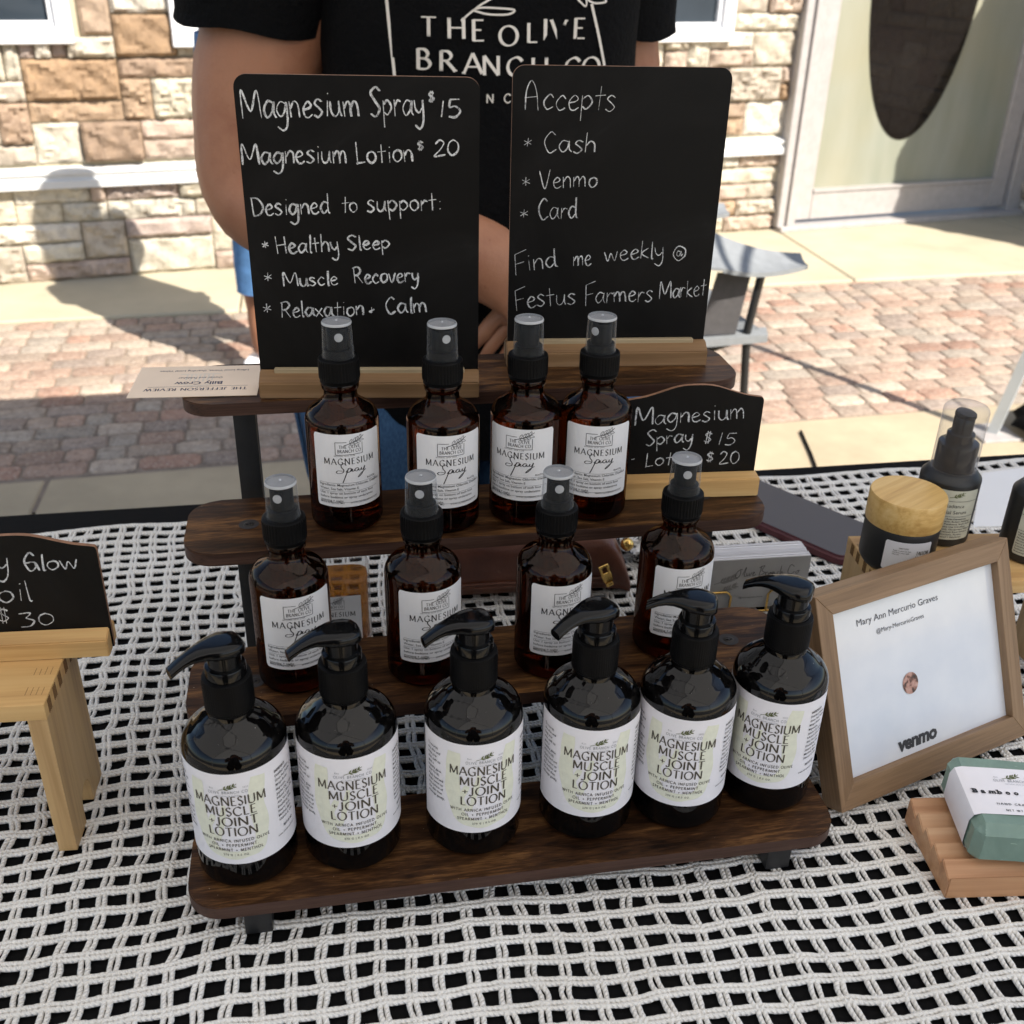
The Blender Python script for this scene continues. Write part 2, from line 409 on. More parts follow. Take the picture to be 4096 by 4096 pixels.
def join2(parts):
    VV = []; FF = []; n = 0
    for V, F in parts:
        if len(V) == 0: continue
        VV.append(np.asarray(V)[:, :2]); FF += [tuple(i + n for i in f) for f in F]; n += len(V)
    return (np.concatenate(VV) if VV else np.zeros((0, 2))), FF

def cat_rom(P, n=7):
    P = [np.array(p, float) for p in P]
    if len(P) < 3: return P
    Q = [2 * P[0] - P[1]] + P + [2 * P[-1] - P[-2]]; out = []
    for i in range(1, len(Q) - 2):
        for k in range(n):
            t = k / n; a, b, c, d = Q[i - 1], Q[i], Q[i + 1], Q[i + 2]
            out.append(.5 * (2 * b + (c - a) * t + (2 * a - 5 * b + 4 * c - d) * t * t + (3 * b - a - 3 * c + d) * t ** 3))
    return out + [P[-1]]
def ribbon(P, wfun):
    """polyline to a flat ribbon; wfun(angle, s) gives its width"""
    P = np.array(P, float); keep = [0] + [i for i in range(1, len(P)) if np.linalg.norm(P[i] - P[i - 1]) > 1e-9]; P = P[keep]; n = len(P)
    if n < 2: return np.zeros((0, 2)), []
    T = np.zeros_like(P); T[1:-1] = P[2:] - P[:-2]; T[0] = P[1] - P[0]; T[-1] = P[-1] - P[-2]
    T /= np.maximum(np.linalg.norm(T, axis=1)[:, None], 1e-12); N = np.stack([-T[:, 1], T[:, 0]], 1)
    w = np.array([wfun(math.atan2(t[1], t[0]), i / (n - 1)) for i, t in enumerate(T)])[:, None] / 2
    V = np.concatenate([P + N * w, P - N * w]); F = [(i, i + 1, n + i + 1, n + i) for i in range(n - 1)]
    return V, F

# hand lettering: baseline 0, x-height 1
HW = {
'M': (1.5, [[(.05, 0), (.12, 1.8), (.65, .45), (1.2, 1.75), (1.38, 0)]]),
'a': (.95, [[(.72, .9), (.35, 1.0), (.06, .5), (.28, .02), (.62, .35), (.76, .95), (.74, .3), (.9, 0)]]),
'g': (.95, [[(.74, .88), (.35, 1.0), (.06, .5), (.3, .06), (.62, .4), (.78, .95), (.74, -.4), (.42, -.85), (.02, -.6)]]),
'n': (.88, [[(.08, 1.0), (.1, 0)], [(.1, .55), (.4, 1.0), (.66, .8), (.70, 0)]]),
'e': (.82, [[(.1, .5), (.48, .6), (.64, .8), (.4, 1.02), (.1, .6), (.2, .1), (.46, 0), (.74, .2)]]),
's': (.78, [[(.62, .9), (.35, 1.05), (.12, .8), (.4, .52), (.6, .25), (.33, -.03), (.03, .12)]]),
'i': (.42, [[(.2, .95), (.2, 0)], [(.2, 1.36), (.25, 1.4)]]),
'u': (.92, [[(.08, 1.0), (.1, .3), (.34, 0), (.62, .3), (.7, 1.0), (.72, .3), (.82, 0)]]),
'm': (1.3, [[(.08, 1), (.1, 0)], [(.1, .55), (.35, 1), (.53, .8), (.56, 0)], [(.56, .55), (.82, 1), (1.02, .8), (1.08, 0)]]),
'S': (1.0, [[(.85, 1.6), (.55, 1.85), (.15, 1.5), (.45, 1.0), (.78, .5), (.45, 0), (.05, .2)]]),
'p': (.9, [[(.1, 1.0), (.13, -.75)], [(.12, .75), (.45, 1.0), (.74, .55), (.42, .08), (.13, .25)]]),
'r': (.68, [[(.08, 1.0), (.1, 0)], [(.1, .55), (.33, .95), (.6, .88)]]),
'y': (.9, [[(.08, 1.0), (.14, .45), (.4, .2), (.66, .5)], [(.72, 1.0), (.68, -.3), (.4, -.85), (.02, -.6)]]),
'$': (.85, [[(.7, 1.4), (.4, 1.6), (.12, 1.3), (.4, .95), (.66, .6), (.38, .25), (.06, .4)], [(.30, 1.85), (.26, .0)], [(.52, 1.85), (.48, .0)]]),
'1': (.5, [[(.28, 1.75), (.16, 0)]]),
'5': (.95, [[(.85, 1.7), (.3, 1.72)], [(.3, 1.72), (.2, 1.0), (.55, 1.05), (.8, .55), (.5, .02), (.1, .1)]]),
'L': (.85, [[(.12, 1.75), (.12, .05), (.14, 0), (.72, .06)]]),
'o': (.86, [[(.5, .98), (.15, .8), (.08, .35), (.35, 0), (.7, .3), (.68, .8), (.4, 1.0)]]),
't': (.72, [[(.34, 1.6), (.32, .0)], [(.02, .95), (.68, 1.02)]]),
'2': (.95, [[(.1, 1.35), (.4, 1.75), (.7, 1.4), (.45, .7), (.06, .02), (.85, .12)]]),
'0': (.95, [[(.5, 1.7), (.15, 1.3), (.1, .5), (.4, 0), (.8, .5), (.78, 1.3), (.42, 1.7)]]),
'3': (.95, [[(.1, 1.65), (.7, 1.7), (.4, 1.05)], [(.4, 1.05), (.78, .7), (.55, .05), (.05, -.05)]]),
'D': (1.1, [[(.12, 1.75), (.14, 0)], [(.02, 1.7), (.6, 1.6), (.98, .9), (.7, .2), (.1, .02)]]),
'd': (.92, [[(.7, .9), (.35, 1.0), (.06, .5), (.3, .02), (.62, .35)], [(.72, 1.75), (.7, .3), (.84, 0)]]),
':': (.4, [[(.2, .9), (.23, .85)], [(.2, .22), (.23, .17)]]),
'*': (1.0, [[(.5, 1.15), (.48, .0)], [(.05, .75), (.95, .3)], [(.92, .85), (.1, .2)]]),
'H': (1.1, [[(.12, 1.8), (.12, 0)], [(.9, 1.75), (.88, 0)], [(.1, .85), (.9, .95)]]),
'l': (.38, [[(.18, 1.75), (.18, .15), (.3, 0)]]),
'h': (.88, [[(.1, 1.8), (.1, 0)], [(.1, .6), (.4, 1.0), (.66, .75), (.72, 0)]]),
'c': (.8, [[(.66, .8), (.4, 1.02), (.08, .5), (.32, 0), (.7, .18)]]),
'R': (1.05, [[(.15, 1.7), (.12, 0)], [(.02, 1.65), (.55, 1.78), (.8, 1.35), (.5, .9), (.14, .85)], [(.4, .88), (.9, 0)]]),
'v': (.8, [[(.05, .95), (.35, 0), (.72, 1.0)]]),
'x': (.8, [[(.06, .95), (.7, 0)], [(.68, 1.0), (.06, 0)]]),
'C': (1.05, [[(.85, 1.55), (.55, 1.8), (.1, 1.0), (.4, .03), (.9, .3)]]),
'A': (1.15, [[(.1, .0), (.18, 1.2), (.5, 1.85), (.8, 1.2), (.92, -.05)], [(.05, .75), (.85, .85)]]),
'V': (1.1, [[(.05, 1.65), (.45, 0), (.95, 1.75)]]),
'F': (1.0, [[(.15, 1.75), (.2, -.25)], [(.15, 1.75), (.95, 2.1)], [(.18, .8), (.8, .95)]]),
'f': (.6, [[(.6, 1.6), (.35, 1.75), (.25, 1.2), (.25, 0)], [(.02, .9), (.5, .95)]]),
'k': (.8, [[(.1, 1.75), (.1, 0)], [(.6, 1.0), (.12, .5), (.68, 0)]]),
'K': (.9, [[(.12, 1.75), (.12, 0)], [(.75, 1.7), (.14, .7), (.7, 0)]]),
'w': (1.2, [[(.05, .95), (.28, .02), (.56, .8), (.82, .02), (1.1, 1.0)]]),
'@': (1.1, [[(.62, .75), (.42, .8), (.35, .45), (.55, .35), (.7, .8), (.72, .35), (.85, .55)], [(.95, .2), (.5, -.1), (.05, .5), (.4, 1.25), (1.0, 1.0), (1.05, .4), (.85, .15)]]),
'+': (.85, [[(.4, .95), (.42, .0)], [(.42, .0), (.1, .2), (.8, .55)]]),
'G': (1.0, [[(.72, 1.5), (.5, 1.85), (.1, 1.0), (.35, 0), (.7, .3), (.72, .85)], [(.12, .8), (.7, .85), (.92, .0)]]),
'N': (1.1, [[(.1, 0), (.12, 1.7), (.9, 0), (.95, 1.7)]]),
'-': (.7, [[(.05, .55), (.62, .62)]]), ' ': (.6, []),
}
def chalk_text(lines, width, seed=1):
    """lines: (text, x0,y0,x1,y1,xheight) in mm on the board; returns flat mesh"""
    r = random.Random(seed); parts = []
    for (s, x0, y0, x1, y1, h) in lines:
        adv = sum(HW[c][0] for c in s) - .12; sx = math.hypot(x1 - x0, y1 - y0) / adv; ang = math.atan2(y1 - y0, x1 - x0)
        if s in '*$+@1-': sx = min(sx, h * 1.1)
        if len(s) == 1 and s in '*@-+': h0 = h * .95
        elif len(s) == 1 and s == '$': h0 = h * .75
        elif s[0] in '0123456789': h0 = h * .78
        else: h0 = h * 1.0
        x = 0; ca, sa = math.cos(ang), math.sin(ang)
        for c in s:
            a, st = HW[c]; jy = r.uniform(-.06, .06) * h0; js = r.uniform(.94, 1.06); sh = r.uniform(-.05, .09)
            for pl in st:
                P = cat_rom([((x + p[0] + sh * p[1]) * sx, p[1] * h0 * js + jy) for p in pl], 7)
                P = [(x0 + q[0] * ca - q[1] * sa + r.uniform(-.05, .05), y0 + q[0] * sa + q[1] * ca + r.uniform(-.05, .05)) for q in P]
                ww = width * r.uniform(.85, 1.15)
                ph = r.uniform(0, 6); fq = r.uniform(3, 8)
                parts.append(ribbon(P, lambda an, t, ww=ww, ph=ph, fq=fq: ww * (r.uniform(.78, 1.12)) * (.92 + .3 * math.sin(fq * t + ph)) * (.6 if t in (0, 1) else 1)))
                if r.random() < .30 and len(P) > 6:   # a stroke gone over twice
                    parts.append(ribbon([(q[0] + .55, q[1] + .1) for q in P], lambda an, t, ww=ww: ww * .5))
            x += a
    return join2(parts)

# capitals with thick and thin strokes: height 1
CAP = {
'A': (.86, ['l', (.0, 0), (.42, 1)], ['l', (.42, 1), (.86, 0)], ['l', (.14, .34), (.70, .34)]),
'B': (.66, ['l', (.1, 0), (.1, 1)], ['c', (.08, .985), (.38, .97), (.52, .77), (.40, .56), (.08, .53)], ['c', (.08, .53), (.46, .51), (.62, .27), (.46, .04), (.08, .015)]),
'C': (.86, ['c', (.80, .80), (.66, .95), (.48, 1.0), (.18, .84), (.06, .5), (.18, .16), (.48, 0), (.68, .05), (.82, .2)]),
'D': (.86, ['l', (.1, 0), (.1, 1)], ['c', (.08, .985), (.46, .95), (.78, .7), (.80, .42), (.58, .1), (.08, .015)]),
'E': (.60, ['l', (.1, 0), (.1, 1)], ['l', (.08, .98), (.55, .98)], ['l', (.1, .52), (.45, .52)], ['l', (.08, .02), (.58, .02)]),
'F': (.56, ['l', (.1, 0), (.1, 1)], ['l', (.08, .98), (.53, .98)], ['l', (.1, .52), (.43, .52)]),
'G': (.90, ['c', (.80, .80), (.66, .95), (.48, 1.0), (.18, .84), (.06, .5), (.18, .16), (.48, 0), (.66, .03), (.79, .1)], ['l', (.79, .02), (.79, .42)], ['l', (.55, .42), (.86, .42)]),
'H': (.88, ['l', (.1, 0), (.1, 1)], ['l', (.77, 0), (.77, 1)], ['l', (.1, .52), (.77, .52)]),
'I': (.22, ['l', (.1, 0), (.1, 1)]),
'J': (.42, ['l', (.3, 1), (.3, .25)], ['c', (.3, .3), (.27, .08), (.12, -.02), (-.02, .08)]),
'L': (.56, ['l', (.1, 0), (.1, 1)], ['l', (.08, .02), (.54, .02)]),
'M': (1.06, ['l', (.1, 0), (.12, 1)], ['l', (.12, 1), (.52, .12)], ['l', (.52, .12), (.92, 1)], ['l', (.92, 1), (.95, 0)]),
'N': (.92, ['l', (.1, 0), (.1, 1)], ['l', (.1, 1), (.80, 0)], ['l', (.80, 0), (.80, 1)]),
'O': (.98, ['o']),
'P': (.62, ['l', (.1, 0), (.1, 1)], ['c', (.08, .985), (.40, .97), (.56, .74), (.40, .48), (.08, .46)]),
'R': (.74, ['l', (.1, 0), (.1, 1)], ['c', (.08, .985), (.40, .97), (.55, .76), (.40, .54), (.08, .51)], ['l', (.32, .52), (.74, 0)]),
'S': (.58, ['c', (.50, .84), (.32, 1.0), (.10, .84), (.16, .62), (.42, .44), (.52, .22), (.30, 0), (.06, .16)]),
'T': (.74, ['l', (.37, 0), (.37, 1)], ['l', (.02, .98), (.72, .98)]),
'U': (.84, ['l', (.1, 1), (.1, .35)], ['c', (.1, .42), (.14, .1), (.42, -.01), (.68, .1), (.74, .42)], ['l', (.74, .35), (.74, 1)]),
'V': (.84, ['l', (.02, 1), (.42, 0)], ['l', (.42, 0), (.80, 1)]),
'W': (1.2, ['l', (.02, 1), (.32, 0)], ['l', (.32, 0), (.60, 1)], ['l', (.60, 1), (.88, 0)], ['l', (.88, 0), (1.16, 1)]),
'K': (.74, ['l', (.1, 0), (.1, 1)], ['l', (.66, 1), (.1, .45)], ['l', (.3, .62), (.72, 0)]),
'+': (.6, ['l', (.3, .15), (.3, .7)], ['l', (.03, .42), (.57, .42)]),
'.': (.25, ['l', (.1, .0), (.1, .1)]), ' ': (.38,),
}
def caps(s, thick=.15, thin=.05, serif=.0, spacing=.12, nib=28):
    parts = []; x = 0; nb = math.radians(nib)
    wf = lambda an, t=0: thin + (thick - thin) * min(1, max(0, abs(math.sin(an - nb)) * 1.12 - .08)) ** 1.3
    for c in s:
        g = CAP[c]
        for st in g[1:]:
            if st[0] == 'o':
                P = [(.49 + .44 * math.sin(a), .5 + .5 * math.cos(a)) for a in np.linspace(0, 2 * PI, 33)]
                parts.append(ribbon([(x + p[0], p[1]) for p in P], lambda an, t: thin + (thick - thin) * abs(math.sin(an - math.radians(12))) ** 1.5)); continue
            P = st[1:]
            if st[0] == 'c': P = cat_rom(P, 6)
            P = [(x + p[0], p[1]) for p in P]
            dx = abs(P[-1][0] - P[0][0]); dy = abs(P[-1][1] - P[0][1])
            if st[0] == 'l':
                if dx > 5 * dy: parts.append(ribbon(P, lambda an, t: thin))
                elif dx < .1 * dy + .05: parts.append(ribbon(P, lambda an, t: thick))
                else: parts.append(ribbon(P, wf))
                if serif and dy > .5:
                    for p in (P[0], P[-1]):
                        if p[1] in (0, 1) and not (c in 'AV' and abs(p[0] - x - .42) < .01) and not (c == 'M' and p[1] == 1 and 0.3 < p[0] - x < .7) and not (c == 'N' and p[1] == 0 and p[0] - x > .5):
                            yy = .5 * thin if p[1] == 0 else 1 - .5 * thin
                            parts.append(ribbon([(p[0] - serif, yy), (p[0] + serif, yy)], lambda an, t: thin))
            else: parts.append(ribbon(P, wf))
        x += g[0] + spacing
    return join2(parts)

SPRAY = [  # brush-script word, unit box about 1 x .6
 [(.36, .52), (.30, .60), (.20, .56), (.20, .45), (.27, .34), (.24, .24), (.10, .20), (.02, .24), (.08, .31), (.24, .30)],
 [(.43, .40), (.36, .20), (.28, -.02), (.22, -.18)], [(.34, .25), (.46, .40), (.52, .36), (.46, .25), (.36, .24), (.50, .27), (.56, .36), (.55, .27), (.60, .27), (.65, .34)],
 [(.78, .36), (.70, .38), (.64, .30), (.70, .25), (.77, .33), (.78, .26), (.84, .28), (.88, .36), (.87, .28), (.93, .27), (1.0, .40), (.93, .18), (.82, .04), (.74, .0), (.86, .14), (1.04, .26)]]
def spray_word(x0, x1, y0, h, w):
    sc = (x1 - x0); parts = []
    for pl in SPRAY: parts.append(ribbon([(x0 + p[0] * sc, y0 + p[1] * h / .6) for p in cat_rom(pl, 8)], lambda an, t: w * (.55 + .7 * abs(math.sin(an)))))
    return join2(parts)
def leaf_sprig(x, y, s, n=4, w=.02, line=True):
    """small olive sprig; grows to the upper right from (x,y), length s"""
    parts = []
    St = cat_rom([(x, y), (x + .35 * s, y + .10 * s), (x + .7 * s, y + .22 * s), (x + s, y + .42 * s)], 6)
    parts.append(ribbon(St, lambda a, t: w * s))
    for i in range(n):
        t = .28 + .66 * i / n; p = St[int(t * (len(St) - 1))]
        for sg in (1, -1):
            an = math.radians(25) + sg * math.radians(38); L = .26 * s
            tip = (p[0] + L * math.cos(an), p[1] + L * math.sin(an)); md = ((p[0] + tip[0]) / 2, (p[1] + tip[1]) / 2)
            if line:
                nx, ny = -math.sin(an) * .05 * s, math.cos(an) * .05 * s
                parts.append(ribbon(cat_rom([tuple(p), (md[0] + nx, md[1] + ny), tip, (md[0] - nx, md[1] - ny), tuple(p)], 4), lambda a, t: w * s * .7))
            else: parts.append(ribbon(cat_rom([tuple(p), md, tip], 4), lambda a, t: .085 * s * math.sin(PI * min(.97, max(.06, t)))))
    return join2(parts)

def broad(P, wfun, k=9):
    # a wide ribbon built of k narrow strips so that it can follow a curved surface
    P = np.array(P, float); T = np.gradient(P, axis=0); T /= np.linalg.norm(T, axis=1)[:, None]; N = np.stack([-T[:, 1], T[:, 0]], 1); n = len(P)
    w = np.array([wfun(0, i / (n - 1)) for i in range(n)])[:, None]
    V = np.concatenate([P + N * w * (j / k - .5) for j in range(k + 1)]); F = [(j * n + i, j * n + i + 1, (j + 1) * n + i + 1, (j + 1) * n + i) for j in range(k) for i in range(n - 1)]
    return V, F
def wrap(VF, r, name, cut=8.0):
    """mm layout (x to the right, z up) onto a cylinder of radius r (mm), front = -Y; metres out"""
    V, F = VF; out = [(r * math.sin(x / r) / 1000, -r * math.cos(x / r) / 1000, z / 1000) for x, z in V]
    return pymesh(name, out, F)
def flat(VF, name, y=-.0003):
    V, F = VF; return pymesh(name, [(x / 1000, y, z / 1000) for x, z in V], F)
def hline(x0, x1, z, w, n=24):
    return ribbon([(x0 + (x1 - x0) * i / n, z) for i in range(n + 1)], lambda a, t: w)
def label_patch(name, r, a0, a1, z0, z1, rc=0, n=56):
    """sticker on a cylinder; arc lengths and heights in mm"""
    V = []; F = []
    for i in range(n + 1):
        x = a0 + (a1 - a0) * i / n; d = min(x - a0, a1 - x); ins = rc - math.sqrt(max(0, rc * rc - (rc - d) ** 2)) if d < rc else 0
        for z in (z0 + ins, z1 - ins): V.append((r * math.sin(x / r) / 1000, -r * math.cos(x / r) / 1000, z / 1000))
    for i in range(n): F.append((2 * i, 2 * i + 2, 2 * i + 3, 2 * i + 1))
    return pymesh(name, V, F)

# ------------------------------------------------------------------ ground
G = -0.74
def sheet(name, quad, z, m, kind='structure'):
    o = obj(name, pymesh(name, [(x, y, z) for x, y in quad], [(0, 1, 2, 3)]), m); o['kind'] = kind; return o
sheet('ground', [(-120, -120), (120, -120), (120, 120), (-120, 120)], G - .03, MAT['ground'])
# concrete slab the table stands on: reaches back to y ~ 2.2
bm = bmesh.new()
for i in range(-3, 4):
    x0, x1 = -.62 + i * 1.52, -.62 + (i + 1) * 1.52 - .008
    vs = add_box(bm, x0, x1, -3.0, 2.205, G - .1, G, None, .006, 1)
    for v in vs: v.co.y += (.055 * v.co.x) if v.co.y > 2 else 0
st = obj('concrete_path', bm_mesh('concrete_path', bm), MAT['concrete_near']); st['kind'] = 'structure'
# concrete apron along the building
bm = bmesh.new()
for i in range(-3, 5):
    x0, x1 = -.2 + i * 1.25, -.2 + (i + 1) * 1.25 - .006
    vs = add_box(bm, x0, x1, 3.50, 6.2, G - .1, G + .012, None, .006, 1)
    for v in vs: v.co.y += (.054 * v.co.x) if v.co.y < 4 else 0
st = obj('pavement', bm_mesh('pavement', bm), MAT['concrete']); st['kind'] = 'structure'
sheet('paving_bed', [(-6, 2.0), (8, 2.0), (8, 4.2), (-6, 4.2)], G - .0042, MAT['subbase'])

def paving():
    r = random.Random(3); V = []; F = []; C = []
    pal = [(.36, .225, .165), (.38, .265, .20), (.40, .30, .23), (.37, .29, .225), (.37, .315, .255), (.43, .35, .275), (.34, .27, .22), (.38, .27, .205), (.41, .335, .265)]
    y = 2.22; row = 0; cy = math.cos(.05); sy = math.sin(.05)
    while y < 3.52:
        h = .092; x = -3.2 + r.uniform(0, .12); h = .080
        while x < 6.2:
            w = r.choice([.125, .125, .125, .080, .165])
            if -2.6 < x < 5.6:
                c = r.choice(pal); k = r.uniform(.74, 1.02); c = tuple(q * k for q in c); dz = r.uniform(-.001, .001)
                g = .0022; ch = .007 + r.uniform(0, .008); b = .004
                def oct_(ins, cc): return [(x + g + ins + cc, y + g + ins), (x + w - g - ins - cc, y + g + ins), (x + w - g - ins, y + g + ins + cc), (x + w - g - ins, y + h - g - ins - cc), (x + w - g - ins - cc, y + h - g - ins), (x + g + ins + cc, y + h - g - ins), (x + g + ins, y + h - g - ins - cc), (x + g + ins, y + g + ins + cc)]
                n0 = len(V)
                for ins, z in ((0, -.012), (.001, -.004), (b * .6, -.0006), (b * 1.4, .001)):
                    for px, py in oct_(ins, ch): V.append((px * cy - (py - 2.2) * sy, 2.2 + px * sy + (py - 2.2) * cy, G + z + dz + r.uniform(-.0006, .0006)))
                for lv in range(3):
                    for q in range(8): F.append((n0 + lv * 8 + q, n0 + lv * 8 + (q + 1) % 8, n0 + lv * 8 + 8 + (q + 1) % 8, n0 + lv * 8 + 8 + q)); C.append(c)
                F.append(tuple(n0 + 24 + q for q in range(8))); C.append(c)
            x += w
        y += h; row += 1
    me = pymesh('brick_paving', V, F); a = me.color_attributes.new('Col', 'FLOAT_COLOR', 'CORNER')
    buf = np.concatenate([np.tile((*c, 1), len(f)) for f, c in zip(F, C)]).astype(np.float32); a.data.foreach_set('color', buf)
    o = obj('brick_paving', me, MAT['paver'], smooth=40); o['kind'] = 'structure'
paving()

# ------------------------------------------------------------------ shop building
TW = Vector((1, .175, 0)).normalized(); NW = Vector((TW.y, -TW.x, 0))     # along the wall / out of the wall towards the table
A0 = Vector((-1.128, 3.92, 0))
WM = Matrix(((TW.x, NW.x, 0, A0.x), (TW.y, NW.y, 0, A0.y), (0, 0, 1, 0), (0, 0, 0, 1)))   # (s, out, z) -> world
bld = thing('shop_building', 'shop front of pale ledge stone with white windows and an aluminium glass door', 'building', (A0.x, A0.y, G), math.atan2(TW.y, TW.x))
def wobj(name, me, m, smooth=None, parent=None):
    """mesh given in (s, -out, z from table height); parented to the building"""
    me.transform(Matrix.Translation((0, 0, -G))); return obj(name, me, m, parent or bld, smooth)

def stones(name, s0, s1, z0, z1, holes, browns, seed, Mx=None):
    r = random.Random(seed); cw, chh = .055, .0735
    nx = int(round((s1 - s0) / cw)); nz = int(round((z1 - z0) / chh)); grid = [[0] * nx for _ in range(nz)]
    for j in range(nz):
        for i in range(nx):
            sx, zz = s0 + (i + .5) * cw, z0 + (j + .5) * chh
            if any(a < sx < b and c < zz < d for a, b, c, d in holes): grid[j][i] = 1
    V = []; F = []; C = []
    cream = [(.50, .445, .34), (.52, .47, .375), (.46, .41, .32), (.49, .45, .37), (.45, .395, .31), (.54, .49, .41), (.43, .37, .295)]
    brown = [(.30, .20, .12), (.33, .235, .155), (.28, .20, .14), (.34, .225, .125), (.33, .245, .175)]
    pinky = [(.40, .31, .25), (.36, .29, .25), (.42, .33, .26)]
    for j in range(nz):
        i = 0
        while i < nx:
            if grid[j][i]: i += 1; continue
            h = 2 if (r.random() < .42 and j + 1 < nz) else 1; w = r.choice([3, 4, 5, 6, 7]) if h == 1 else r.choice([2, 3, 4, 5, 6])
            ww = 0
            while ww < w and i + ww < nx and all(not grid[j + q][i + ww] for q in range(h)): ww += 1
            if ww == 0: h = 1; ww = 1
            rest = 0
            while rest < 2 and i + ww + rest < nx and not grid[j][i + ww + rest]: rest += 1
            if rest == 1 and h == 1: ww += 1
            for q in range(h):
                for p in range(ww): grid[j + q][i + p] = 1
            a, b, c, d = s0 + i * cw, s0 + (i + ww) * cw, z0 + j * chh, z0 + (j + h) * chh
            mx, mz = (a + b) / 2, (c + d) / 2
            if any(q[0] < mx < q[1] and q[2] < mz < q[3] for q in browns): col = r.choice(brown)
            elif r.random() < .05: col = r.choice(brown)
            elif r.random() < .25: col = r.choice(pinky)
            else: col = r.choice(cream)
            k = r.uniform(.88, 1.12); col = tuple(q * k for q in col)
            prot = r.uniform(.008, .042); rough = r.uniform(.002, .009); g = .0025; jg = [r.uniform(-.006, .006) for _ in range(4)]
            mx_ = max(3, int((b - a) / .013)); mz_ = max(3, int((d - c) / .013)); n0 = len(V)
            for v in range(mz_ + 1):
                for u in range(mx_ + 1):
                    fu, fv = u / mx_, v / mz_; ed = min(fu, 1 - fu) * (b - a); ev = min(fv, 1 - fv) * (d - c); e = min(ed, ev)
                    y = prot + (r.uniform(-1, 1) * rough if e > 0 else -min(.012, prot * .5) + r.uniform(-.002, .002))
                    V.append((a + g + fu * (b - a - 2 * g) + (r.uniform(-.002, .002) if 0 < fu < 1 else 0), -y - .004 * math.sin(9 * mx + 40 * fu * (b - a) + 60 * fv * (d - c)) * (e > 0), c + g + fv * (d - c - 2 * g) + (r.uniform(-.0025, .001) if fv == 1 else r.uniform(-.001, .0025) if fv == 0 else 0)))
            for v in range(mz_):
                for u in range(mx_):
                    q = n0 + v * (mx_ + 1) + u; F.append((q, q + 1, q + mx_ + 2, q + mx_ + 1)); C.append(col)
            # edges back to the wall
            bd = [n0 + u for u in range(mx_ + 1)] + [n0 + v * (mx_ + 1) + mx_ for v in range(1, mz_ + 1)] + [n0 + mz_ * (mx_ + 1) + u for u in range(mx_ - 1, -1, -1)] + [n0 + v * (mx_ + 1) for v in range(mz_ - 1, 0, -1)]
            n1 = len(V)
            for q in bd: V.append((V[q][0], .004, V[q][2]))
            for q in range(len(bd)): F.append((bd[q], n1 + q, n1 + (q + 1) % len(bd), bd[(q + 1) % len(bd)])); C.append(col)
            i += ww
    if Mx is not None: V = [tuple(Mx @ Vector(v)) for v in V]
    me = pymesh(name, V, F); at = me.color_attributes.new('Col', 'FLOAT_COLOR', 'CORNER')
    at.data.foreach_set('color', np.concatenate([np.tile((*c, 1), len(f)) for f, c in zip(F, C)]).astype(np.float32))
    return me
ZT = 1.30
holes = [(-3, .41, .135, 1.3), (.75, 3.11, .118, 1.3), (3.44, 4.90, G, 2), (-3, 3.5, -.385, -.30)]
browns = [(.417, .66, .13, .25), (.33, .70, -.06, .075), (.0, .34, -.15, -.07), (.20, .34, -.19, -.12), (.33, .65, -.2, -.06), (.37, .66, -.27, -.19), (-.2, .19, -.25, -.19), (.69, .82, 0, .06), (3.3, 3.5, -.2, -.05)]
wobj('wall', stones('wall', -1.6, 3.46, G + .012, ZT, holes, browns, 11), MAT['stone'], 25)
bm = bmesh.new(); prism(bm, [(-1.6, G - .05), (3.46, G - .05), (3.46, ZT), (-1.6, ZT)], .003, .25); wobj('wall_core', bm_mesh('wall_core', bm), MAT['concrete'])
# right return wall, standing out from the door
RM = Matrix(((0, -1, 0, 4.95), (1, 0, 0, 0), (0, 0, 1, 0), (0, 0, 0, 1)))
me = stones('return_wall', 0, 1.60, G + .012, ZT, [], [], 5); me.transform(Matrix(((0, 1, 0, 4.95), (-1, 0, 0, 0), (0, 0, 1, 0), (0, 0, 0, 1))))
wobj('return_wall', me, MAT['stone'], 25)
wobj('return_wall_core', box_me('return_wall_core', 4.955, 5.5, -1.60, .25, G - .05, ZT), MAT['concrete'])
# sill band
bm = bmesh.new(); prism(bm, [(0, 0)] * 0 + [(-.002, -.372), (.050, -.372), (.050, -.345), (.038, -.340), (.038, -.326), (.046, -.322), (.046, -.312), (-.002, -.300)], -1.6, 3.455)
me = bm_mesh('sill_band', bm); me.transform(Matrix(((0, 1, 0, 0), (-1, 0, 0, 0), (0, 0, 1, 0), (0, 0, 0, 1)))); wobj('sill_band', me, MAT['sill'])
# windows
def window(name, s0, s1, z0, z1, mull):
    bm = bmesh.new(); f = .055
    for a, b, c, d in ((s0, s1, z0, z0 + f), (s0, s0 + f, z0 + f, z1), (s1 - f, s1, z0 + f, z1)): add_box(bm, a, b, -.055, .03, c, d, None, .004, 1)
    for a, b, c, d in ((s0 + f, s1 - f, z0 + f, z0 + f + .02), (s0 + f, s0 + f + .02, z0 + f + .02, z1), (s1 - f - .02, s1 - f, z0 + f + .02, z1)): add_box(bm, a, b, -.035, .028, c, d, None, .003, 1)
    for s in mull: add_box(bm, s - .03, s + .03, -.04, .026, z0 + f + .02, z1, None, .003, 1)
    w = wobj('window', bm_mesh('window', bm), MAT['white_frame'])
    wobj('pane', box_me('pane', s0 + f + .02, s1 - f - .02, -.012, -.006, z0 + f + .02, z1), MAT['glass'], parent=w)
    bm = bmesh.new()
    s = s0 + .1
    while s < s1 - .1: add_box(bm, s, s + .075, .05, .052, z0 + f + .03, z1); s += .088
    wobj('blind', bm_mesh('blind', bm), MAT['sheet'], parent=w)
    return w
